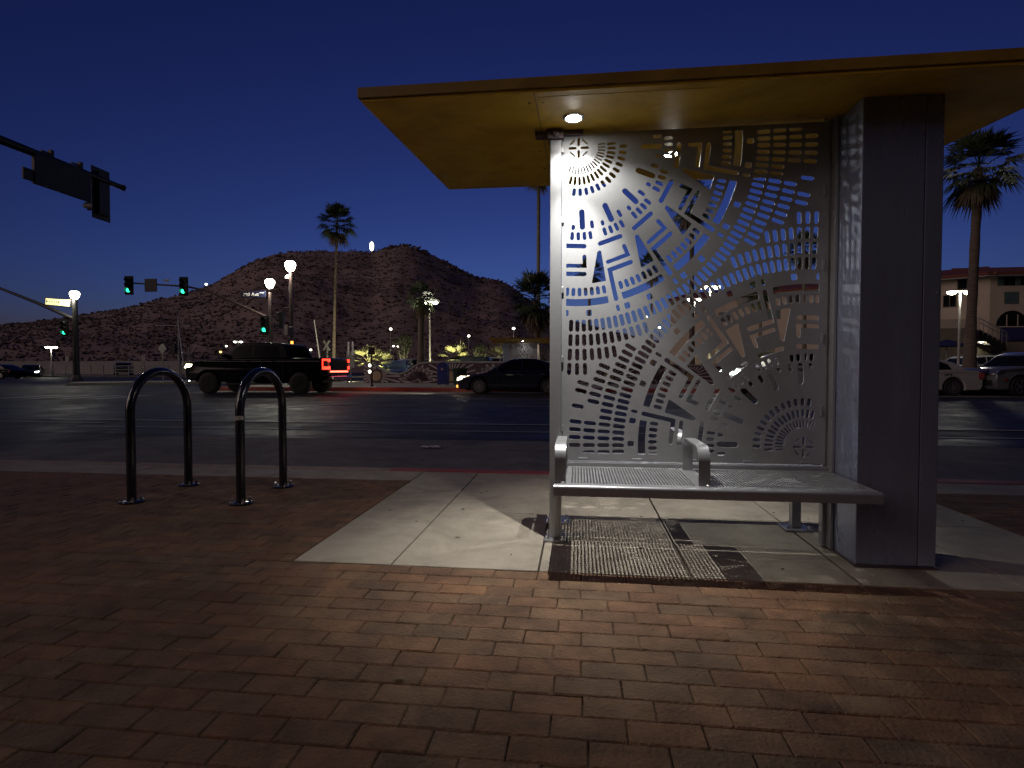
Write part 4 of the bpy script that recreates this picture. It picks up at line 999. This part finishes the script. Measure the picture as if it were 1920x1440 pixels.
def vehicle(name, label, cat, loc, rotz, P, group=None):
    """side profile with wheel arches, front at -x; P: sizes"""
    t = thing(name, label, cat, loc, rotz, group); W = P['w']/2; wr = P['wr']; ar = P.get('ar', wr*1.16); zb = P['zb']; wz = wr
    low = list(P['low']); xr, xf = P['xr'], P['xf']
    bottom = [(P['len']-.12, zb)] + arch(xr, ar, wz, zb) + arch(xf, ar, wz, zb) + [(.14, zb)]
    me = fill_mesh('body', low + bottom, (), W, .055, 3)
    hood = P.get('nose', .10); ln = P['len']
    for v in me.vertices:          # rounded nose and tail in plan, slight tumblehome
        k = 1.0
        if v.co.x < .9: k -= hood*((.9-v.co.x)/.9)**2
        if v.co.x > ln-.7: k -= .05*((v.co.x-ln+.7)/.7)**2
        v.co.y *= k
    body = finish(me, 'body', P['paint'], t, smooth=True)
    cab = P['cab']; zbelt = min(z for x, z in cab); ztop = max(z for x, z in cab); taper = P.get('taper', .16)
    def lat(z): return W*.985*(1 - taper*(z-zbelt)/(ztop-zbelt))
    me = fill_mesh('cabin', cab, (), W*.985, .05, 3)
    for v in me.vertices: v.co.y *= lat(max(zbelt, min(ztop, v.co.z)))/(W*.985)
    cb = finish(me, 'cabin', P['paint'], t, smooth=True)
    for s in (-1, 1):
        for wpts in P['win']:
            mb = MB(); n = len(wpts)
            vs = [(x, s*(lat(z)+.004), z) for x, z in wpts] + [(x, s*(lat(z)-.03), z) for x, z in wpts]
            mb.add(vs, [tuple(range(n)), tuple(reversed(range(n, 2*n)))] + [(i,(i+1)%n,n+(i+1)%n,n+i) for i in range(n)])
            mb.build('window', M['glass'], cb)
    for nm, (a, b) in (('windscreen', P['ws']), ('rear_window', P['rw'])):
        dx, dz = b[0]-a[0], b[1]-a[1]; l = math.hypot(dx, dz); nx, nz = (-dz/l, dx/l)
        if (nm == 'windscreen') != (nx < 0): nx, nz = -nx, -nz
        a2, b2 = (a[0]+dx*.08+nx*.006, a[1]+dz*.08+nz*.006), (b[0]-dx*.1+nx*.006, b[1]-dz*.1+nz*.006)
        la, lb = lat(a2[1])*.90, lat(b2[1])*.88
        mb = MB(); vs = [(a2[0],-la,a2[1]),(a2[0],la,a2[1]),(b2[0],lb,b2[1]),(b2[0],-lb,b2[1])]; vs += [(x-nx*.02,y,z-nz*.02) for x,y,z in vs]
        mb.add(vs, [(0,1,2,3),(7,6,5,4),(0,4,5,1),(1,5,6,2),(2,6,7,3),(3,7,4,0)]); mb.build(nm, P.get('rwm', M['glass']) if nm == 'rear_window' else M['glass'], cb)
    for x in (xf, xr):
        for s in (-1, 1): wheel(t, x, s*(W-.015), wz, wr, .24, s, P.get('spokes', 10), P.get('rim', 'rim'))
    mb = MB(); mb.box(.35, ln-.35, -W+.26, W-.26, zb-.06, zb+.3)
    for x in (xf, xr): mb.box(x-ar*1.02, x+ar*1.02, -W+.28, W-.28, zb+.1, wz+ar*1.0)
    mb.build('underbody', M['blacktrim'], t)
    for s in (-1, 1):
        mb = MB(); y = s*W; hx, hz = P['hl']
        mb.prism([(hx,hz-.07),(hx+.30,hz-.03),(hx+.36,hz+.08),(hx+.1,hz+.09)], 'y', y-s*.14, y*(1-.6*hood)+s*.004); mb.prism([(hx-.035,hz-.09),(hx+.1,hz-.09),(hx+.1,hz+.03),(hx-.02,hz+.03)], 'y', y*.56, y*.86)
        mb.build('headlight', P.get('hmat', M['chrome']), t)
        tx, tz = P['tl']; mb = MB(); mb.box(tx-.18, tx+.012, min(y-s*.16,y+s*.004), max(y-s*.16,y+s*.004), tz-.12, tz+.12); mb.build('tail_light', P.get('tmat', M['redkerb']), t)
        if P.get('mirror'):
            mx, mz = P['mirror']; mb = MB(); mb.box(mx, mx+.14, min(s*W,s*(W+.2)), max(s*W,s*(W+.2)), mz, mz+.16); mb.build('mirror', P['paint'], t, bevel=.03)
        mb = MB()
        for dx in P.get('doors', ()): mb.box(dx, dx+.16, min(s*W,s*(W+.02)), max(s*W,s*(W+.02)), P['dz'], P['dz']+.03)
        if mb.v: loose(mb, 'door_handle', P.get('hm', M['chrome']), t)
        mb = MB()
        for dx in P.get('seams', ()): mb.box(dx, dx+.012, min(s*(W-.02),s*(W+.002)), max(s*(W-.02),s*(W+.002)), zb+.12, zbelt-.02)
        if mb.v: loose(mb, 'door_gap', M['blacktrim'], t)
    mb = MB(); gz0, gz1 = P['grille']; mb.box(P['gx']-.012, P['gx']+.08, -W*.55, W*.55, gz0, gz1)
    for k in range(4): z = gz0+(gz1-gz0)*(k+.5)/4; mb.box(P['gx']-.02, P['gx']-.0125, -W*.53, W*.53, z-.008, z+.008, 1)
    mb.build('grille', [M['blacktrim'], M['chrome']], t)
    return t
def scaled(P, k):
    Q = dict(P)
    for key in ('w','wr','zb','xr','xf','len','dz','gx'): Q[key] = P[key]*k
    for key in ('low','cab'): Q[key] = [(x*k,z*k) for x,z in P[key]]
    Q['win'] = [[(x*k,z*k) for x,z in wv] for wv in P['win']]
    for key in ('ws','rw'): Q[key] = tuple((x*k,z*k) for x,z in P[key])
    for key in ('hl','tl','mirror','grille'): Q[key] = tuple(v*k for v in P[key])
    Q['doors'] = [x*k for x in P['doors']]; Q['seams'] = [x*k for x in P['seams']]
    return Q
TRUCK = dict(w=2.02, wr=.42, zb=.52, len=5.85, xf=1.0, xr=4.72, paint=M['carblack'],
    low=[(.05,.62),(.0,.80),(.02,1.12),(.12,1.24),(.5,1.31),(1.62,1.37),(4.2,1.37),(5.78,1.39),(5.85,1.35),(5.85,.78),(5.80,.62)],
    cab=[(1.45,1.36),(2.18,1.92),(2.45,1.97),(3.85,1.965),(4.08,1.92),(4.34,1.36)],
    win=[[(1.85,1.42),(2.27,1.84),(2.78,1.87),(2.78,1.42)],[(2.88,1.42),(2.88,1.87),(3.80,1.86),(3.98,1.42)]], ws=((1.45,1.36),(2.18,1.92)), rw=((4.34,1.36),(4.08,1.92)),
    hl=(-.005,1.08), tl=(5.84,1.17), mirror=(1.72,1.4), doors=[2.62,3.62], dz=1.24, seams=[1.72,2.82,4.05,4.36], grille=(.78,1.12), gx=.0, spokes=8, rim='darkrim', taper=.14, nose=.08, hmat=M['head'], tmat=M['redkerb'], hm=M['blacktrim'], rwm=M['tint'])
P = scaled(TRUCK, 1.075)
xf = at(389, 700, 21.8).x; yc = 21.8 + 1.09
tr = vehicle('pickup_truck', 'black pickup truck with glowing red tail lights waiting left of the shelter', 'pickup truck', (xf - P['xf'], yc, -.13), 0, P)
k = 1.075; RX = 5.85*k; W = 1.01*k
for s in (-1, 1):                # C-shaped tail lamps on the rear corners
    mb = MB(); y = s*W*.955; ya, yb = sorted((y, y-s*.15)); x0 = RX+.004
    for (z0, z1) in ((1.33,1.45),(1.02,1.15)): mb.box(x0, x0+.03, ya, yb, z0, z1)
    ys = sorted((s*W*.958, s*(W*.958+.012)))
    yw = sorted((s*W*.93, s*(W*.985+.006)))
    for (z0, z1) in ((1.33,1.45),(1.02,1.15)): mb.box(RX-.24, RX+.003, yw[0], yw[1], z0, z1)
    mb.box(RX-.24, RX-.12, yw[0], yw[1]-.0, 1.1501, 1.3299)
    mb.build('tail_lamp', M['redlight'], tr, bevel=.025)
mb = MB(); mb.box(RX+.01, RX+.035, -W*.80, W*.80, .90, .965); mb.build('light_bar', M['redbar'], tr)
mb = MB(); mb.box(RX+.0, RX+.17, -W*.9, W*.9, .60, .74); mb.box(RX+.02, RX+.12, -.1, .1, .5, .6); mb.build('rear_bumper', M['chrome'], tr, bevel=.03)
mb = MB(); mb.box(RX+.006, RX+.016, -W*.76, W*.76, 1.0, 1.42); mb.build('tailgate', M['carblack'], tr, bevel=.006)
mb = MB(); mb.tube([(RX+.17,.3,.55),(RX+.2,.3,.55)], .05, 10); mb.box(RX+.172, RX+.18, .45, .6, .42, .56); mb.build('tow_hitch', M['chrome'], tr)
mb = MB(); mb.box(1.9, 4.3, -W-.06, -W+.06, .40, .46); mb.box(1.9, 4.3, W-.06, W+.06, .40, .46); loose(mb, 'side_step', M['blacktrim'], tr)
mb = MB()
for sy in (-1, 1): mb.box(.9, RX-.35, sy*W*1.0-.006, sy*W*1.0+.006, 1.345, 1.365)
loose(mb, 'belt_highlight', M['greypole'], tr)  # pale bars drawn for the highlight along the shoulder line
lamp('tail_glow', 'SPOT', (RX+.35, -W*.4, 1.15), 22, (1,.10,.04), tr, .12, 150, .6, (R(35), 0, R(-40)))
for (dx, z) in ((.02,.55),(.05,.47)): mb = MB(); mb.lathe([(.03,-.02),(.05,0),(.03,.02)], 10, (dx-.02, -W*.72, z+.1), 'x'); mb.build('fog_light', M['headcold'], tr)

SEDAN = dict(w=1.85, wr=.335, zb=.22, len=4.85, xf=.95, xr=3.78, paint=M['carnavy'],
    low=[(.03,.30),(.0,.45),(.03,.60),(.22,.70),(.7,.80),(1.45,.93),(3.6,.98),(4.55,.99),(4.78,.93),(4.85,.75),(4.83,.40),(4.78,.28)],
    cab=[(1.25,.90),(1.85,1.26),(2.25,1.42),(2.75,1.47),(3.3,1.44),(3.85,1.28),(4.35,.98)],
    win=[[(1.72,1.0),(2.02,1.24),(2.32,1.36),(2.66,1.395),(2.66,1.0)],[(2.74,1.0),(2.74,1.395),(3.25,1.365),(3.6,1.22),(3.72,1.02)]], ws=((1.25,.90),(2.25,1.42)), rw=((4.35,.98),(3.55,1.38)),
    hl=(.05,.66), tl=(4.83,.78), mirror=(1.72,.98), doors=[2.48,3.42], dz=.82, seams=[1.68,2.69,3.66], grille=(.34,.56), gx=.005, spokes=10, rim='rim', taper=.2, nose=.16, hmat=M['head'])
xw = at(898, 715, 22.7).x
sd = vehicle('sedan', 'dark navy sedan with lit headlight half hidden by the silver post', 'car', (xw-.95, 22.7+.92, -.13), 0, SEDAN, 'cars on the street')
mb = MB(); mb.box(-.01,.05,-.82,-.70,.28,.38); mb.build('fog_light', M['amber'], sd)
lamp('headlight_beam', 'SPOT', (-.1, -.65, .68), 260, (1,.9,.62), sd, .06, 70, .6, (R(86), 0, R(90)))
mb = MB(); mb.box(1.2,4.2,-.93,-.924,.38,.40); mb.build('sill_trim', M['chrome'], sd)
SUV = dict(w=1.95, wr=.38, zb=.27, len=4.85, xf=.92, xr=3.82, paint=M['cargrey'],
    low=[(.02,.38),(.0,.60),(.03,.95),(.15,1.05),(1.35,1.13),(4.7,1.14),(4.82,1.05),(4.85,.7),(4.82,.38)],
    cab=[(1.15,1.11),(1.8,1.60),(2.1,1.70),(4.1,1.71),(4.45,1.64),(4.75,1.12)],
    win=[[(1.62,1.18),(1.98,1.56),(2.6,1.62),(2.6,1.18)],[(2.68,1.18),(2.68,1.62),(3.5,1.62),(3.5,1.18)],[(3.58,1.18),(3.58,1.61),(4.2,1.6),(4.45,1.2)]], ws=((1.15,1.11),(1.8,1.60)), rw=((4.75,1.12),(4.45,1.64)),
    hl=(.01,.92), tl=(4.84,.98), mirror=(1.6,1.16), doors=[2.42,3.32], dz=.98, seams=[1.55,2.64,3.54], grille=(.82,1.0), gx=.0, spokes=5, rim='rim', taper=.15, nose=.12)
def variant(P, **kw): Q = dict(P); Q.update(kw); return Q
g = gz(1903, 733, -.13)
sv = vehicle('sport_utility_vehicle', 'grey upright grilled SUV at the right edge of the street', 'car', (at(1822,700,24.2).x, 24.0, -.13), R(13), SUV, 'cars on the street')
mb = MB(); mb.box(-.015,.03,-.7,.7,.42,.62); mb.build('lower_grille', M['blacktrim'], sv)
mb = MB(); mb.box(.2,.36,-.978,-.968,.6,.72); mb.build('side_marker', M['redkerb'], sv)
vehicle('sedan', 'white sedan partly hidden behind the shelter column, right', 'car', (at(1590,700,23.6).x, 24.4, -.13), 0, variant(SEDAN, paint=M['carwhite'], hmat=M['chrome']), 'cars on the street')
o = vehicle('sport_utility_vehicle', 'silver SUV with bright headlights seen through the panel holes', 'car', (at(1372,700,22.5).x, 23.4, -.13), R(4), variant(SUV, paint=M['carsilver'], hmat=M['headcold']), 'cars on the street')
g2 = 'cars parked behind the mural wall'
vehicle('sport_utility_vehicle', 'white parked SUV behind the wall, right of the tailgate', 'car', (at(727,690,44).x, 44, .02), R(62), variant(SUV, paint=M['carwhite']), g2)
vehicle('hatchback', 'blue grey parked car showing its front, behind the dip in the wall', 'car', (at(743,690,38.5).x, 37.2, .02), R(100), variant(SEDAN, paint=M['carblue'], hmat=M['chrome']), g2)
vehicle('sedan', 'white parked sedan behind the thick palm', 'car', (at(770,690,46).x, 46, .02), R(58), variant(SEDAN, paint=M['carwhite'], hmat=M['chrome']), g2)
vehicle('sport_utility_vehicle', 'white parked SUV behind the green bin', 'car', (at(852,690,40).x, 41, .02), R(-8), variant(SUV, paint=M['carwhite']), g2)
vehicle('sport_utility_vehicle', 'dark parked car roof behind the wall, beside the blue box', 'car', (at(790,690,37).x, 38.3, .02), 0, variant(SUV, paint=M['carblack']), g2)
vehicle('sedan', 'silver parked car seen through the panel beside the floodlit palm', 'car', (at(1340,690,40).x, 40, .02), R(20), variant(SEDAN, paint=M['carsilver'], hmat=M['chrome']), g2)
vehicle('sport_utility_vehicle', 'white parked SUV left of the big palm trunk at right', 'car', (at(1765,690,38).x, 38.5, .02), R(15), variant(SUV, paint=M['carwhite']), g2)
g3 = 'cars far down the side street'
vehicle('sedan', 'small oncoming car with two glaring headlights at far left', 'car', (at(54,690,57).x, 57, -.13), R(131), variant(SEDAN, paint=M['carblack'], hmat=M['headcold']), g3)
vehicle('hatchback', 'dark car cut by the left edge of the picture', 'car', (at(26,690,50).x-4.85, 50.5, -.13), 0, variant(SEDAN, paint=M['carblack'], hmat=M['chrome']), g3)
vehicle('sport_utility_vehicle', 'small white rimmed SUV behind the fence at far left', 'car', (at(228,690,68).x, 68, .02), R(126), variant(SUV, paint=M['cargrey']), g3)

# ================================================================== BUILDING (right)
BY = 62.0; cx = at(1853, 690, BY).x
t = thing('stucco_building', 'beige three storey stucco building with red tile roof at right', 'building', (cx, BY, .02))
Hw = at(1853, 512, BY).z
La = R(34); LL = 34.0
lu = Vector((-math.cos(La), math.sin(La), 0)); ln_ = Vector((-math.sin(La), -math.cos(La), 0))   # left wing runs back to the left
def wallbox(mb, o, u, n, s0, s1, d0, d1, z0, z1, mi=0):    # along u, depth against n
    vs = [o+u*s-n*d+Vector((0,0,z)) for z in (z0,z1) for s, d in ((s0,d0),(s1,d0),(s1,d1),(s0,d1))]
    mb.add(vs, [(0,3,2,1),(4,5,6,7),(0,1,5,4),(1,2,6,5),(2,3,7,6),(3,0,4,7)], mi)
O = Vector((0,0,0)); ru = Vector((1,0,0)); rn = Vector((0,-1,0))
mb = MB(); wallbox(mb, O, ru, rn, 0, 26, 0, 12, 0, Hw); mb.build('right_wing_wall', M['stucco'], t)
mb = MB(); wallbox(mb, O, lu, ln_, .02, LL, .02, 12, 0, Hw-.02); mb.build('left_wing_wall', M['stucco'], t)
mb = MB()
def roofpart(o, u, n, s0, s1, w, h, ov):
    a = [o+u*(s0)-n*(-ov)+Vector((0,0,Hw)), o+u*(s1)-n*(-ov)+Vector((0,0,Hw)), o+u*(s1)-n*w/2+Vector((0,0,Hw+h)), o+u*(s0+ov)-n*w/2+Vector((0,0,Hw+h))]
    b = [p - Vector((0,0,.3)) for p in a]; mb.add(a+b, [(0,1,2,3),(7,6,5,4),(0,4,5,1),(1,5,6,2),(2,6,7,3),(3,7,4,0)])
roofpart(O, ru, rn, -.8, 26, 12, 1.5, .8); roofpart(O, lu, ln_, -.5, LL, 12, 1.5, .8); loose(mb, 'roof', M['tileroof'], t)
mb = MB(); wallbox(mb, O, ru, rn, -.75, 26, -.75, .0, Hw-.42, Hw-.31); wallbox(mb, O, lu, ln_, 0, LL, -.75, 0, Hw-.42, Hw-.31); loose(mb, 'eaves', M['walltop'], t)
def bwin(o, u, n, s, z, wd, hh, m):
    mb = MB(); wallbox(mb, o, u, n, s-wd/2-.06, s+wd/2+.06, -.03, .0-.001, z-hh/2-.06, z+hh/2+.06); f = mb.build('window', M['basestucco'], t)
    mb = MB(); wallbox(mb, o, u, n, s-wd/2, s-.03, -.05, -.031, z-hh/2, z+hh/2); wallbox(mb, o, u, n, s+.03, s+wd/2, -.05, -.031, z-hh/2, z+hh/2); loose(mb, 'pane', M[m], f)
def rs(px): return at(px, 690, BY).x - cx
def rz(py, dy=0): return at(1853, py, BY+dy).z - .02
def rsd(px, dy): return at(px, 690, BY+dy).x - cx
for (px, m) in ((1875,'winglass'),(1884,'windark'),(1903,'winglass'),(1915,'windark'),(1935,'winglass')): bwin(O, ru, rn, rs(px)+.2, rz(524), 1.0 if m == 'windark' else 1.2, 1.15, m)
bwin(O, ru, rn, rs(1893), rz(559), 1.25, 1.1, 'winglass'); bwin(O, ru, rn, rs(1940), rz(559), 1.25, 1.1, 'winglass')
for s, z, m, wd in ((1.8,rz(527),'windark',1.5),(5.2,rz(527),'windark',1.5),(8.6,rz(527),'windark',1.5),(12.5,rz(527),'windark',1.6),(3.2,rz(560),'windark',1.0),(8.2,rz(570),'windark',1.3),(14.2,rz(560),'winglass',1.3),(18,rz(530),'windark',1.5),(20.5,rz(565),'winglass',1.6),(24,rz(530),'windark',1.5),(26.5,rz(565),'windark',1.4),(30,rz(540),'windark',1.5)): bwin(O, lu, ln_, s, z, wd, 1.15, m)
mb = MB(); c0 = rs(1895); r_ = 1.45; z0 = rz(612)
mb.prism([(c0+r_*math.cos(math.pi*i/16), z0+r_*1.08*math.sin(math.pi*i/16)) for i in range(17)], 'y', -.04, -.001); ar_ = mb.build('arched_window', M['windark'], t)
mb = MB()
for k in (-.5,.5): mb.box(c0+k-.04,c0+k+.04,-.07,-.041,z0,z0+1.15)
mb.box(c0-1.5,c0+1.5,-.14,-.0415,z0-.1,z0); mb.build('frame', M['stucco'], ar_)
mb = MB(); mb.prism([(-.16, rz(614)), (-.16, rz(640)), (-1.6, rz(639,-1.6)), (-1.6, rz(633,-1.6))], 'x', rs(1871), rs(1960)); mb.build('awning', M['navyawning'], t)
mb = MB(); mb.box(rsd(1828,-3.2), 26, -3.2, -.2, 0, rz(641,-3.2)); mb.build('podium', M['basestucco'], t)
mb = MB(); sx0, sx1 = rsd(1828,-5), rsd(1880,-5); ns = 10
for k in range(ns): a = sx0+(sx1-sx0)*k/ns; b_ = sx0+(sx1-sx0)*(k+1)/ns; zz = rz(616,-5)+(rz(643,-5)-rz(616,-5))*(k+1)/ns; mb.box(a, b_, -5.4, -3.3, 0 if k < 0 else zz-.8, zz)
st = mb.build('stair', M['darkmetal'], t)
mb = MB()
for dz in (.95,.55): mb.tube([(sx0,-5.4,rz(616,-5)+dz),(sx1,-5.4,rz(643,-5)+dz)], .035, 6)
for k in range(7): a = sx0+(sx1-sx0)*k/6; zz = rz(616,-5)+(rz(643,-5)-rz(616,-5))*k/6; mb.tube([(a,-5.4,zz-.3),(a,-5.4,zz+.95)], .03, 6)
mb.build('handrail', M['greypole'], st)
mb = MB(); mb.box(rsd(1753,-6.5)-9, rsd(1826,-6.5), -6.6, -6.2, 0, rz(598,-6.5)); mb.build('terrace_wall', M['stucco'], t)
mb = MB(); mb.box(rsd(1753,-6.9)-9, rsd(1824,-6.9), -6.95, -6.62, 0, rz(615,-6.9)); mb.build('terrace_base', M['basestucco'], t)
mb = MB(); mb.lathe([(.14,-.1),(.2,0),(.14,.1)], 12, (rsd(1836,-3.5), -3.5, rz(642,-3.5))); mb.build('wall_light', M['lampdim'], t)
lamp('building_light', 'POINT', (rsd(1836,-4.5), -4.5, rz(641,-4.5)), 300, (1,.9,.65), t, .15)
t = thing('market_parasol', 'dark blue parasol on the terrace right of the shelter column', 'parasol', (at(1774,690,48).x, 48, .02))
mb = MB(); z1 = at(1774,637,48).z; mb.lathe([(1.6,z1-.55),(.75,z1-.22),(.04,z1)], 8); mb.build('canopy', M['navyawning'], t); mb = MB(); mb.tube([(0,0,0),(0,0,z1-.01)], .04, 8); mb.build('pole', M['greypole'], t)

# ================================================================== RENDER
sc.view_settings.view_transform = 'Standard'; sc.view_settings.look = 'None'; sc.view_settings.gamma = 1; sc.view_settings.exposure = 0
sc.render.engine = 'CYCLES'; sc.cycles.use_denoising = True; sc.cycles.max_bounces = 6; sc.cycles.sample_clamp_indirect = 4
sc.cycles.use_light_tree = True; sc.cycles.caustics_reflective = False; sc.cycles.caustics_refractive = False
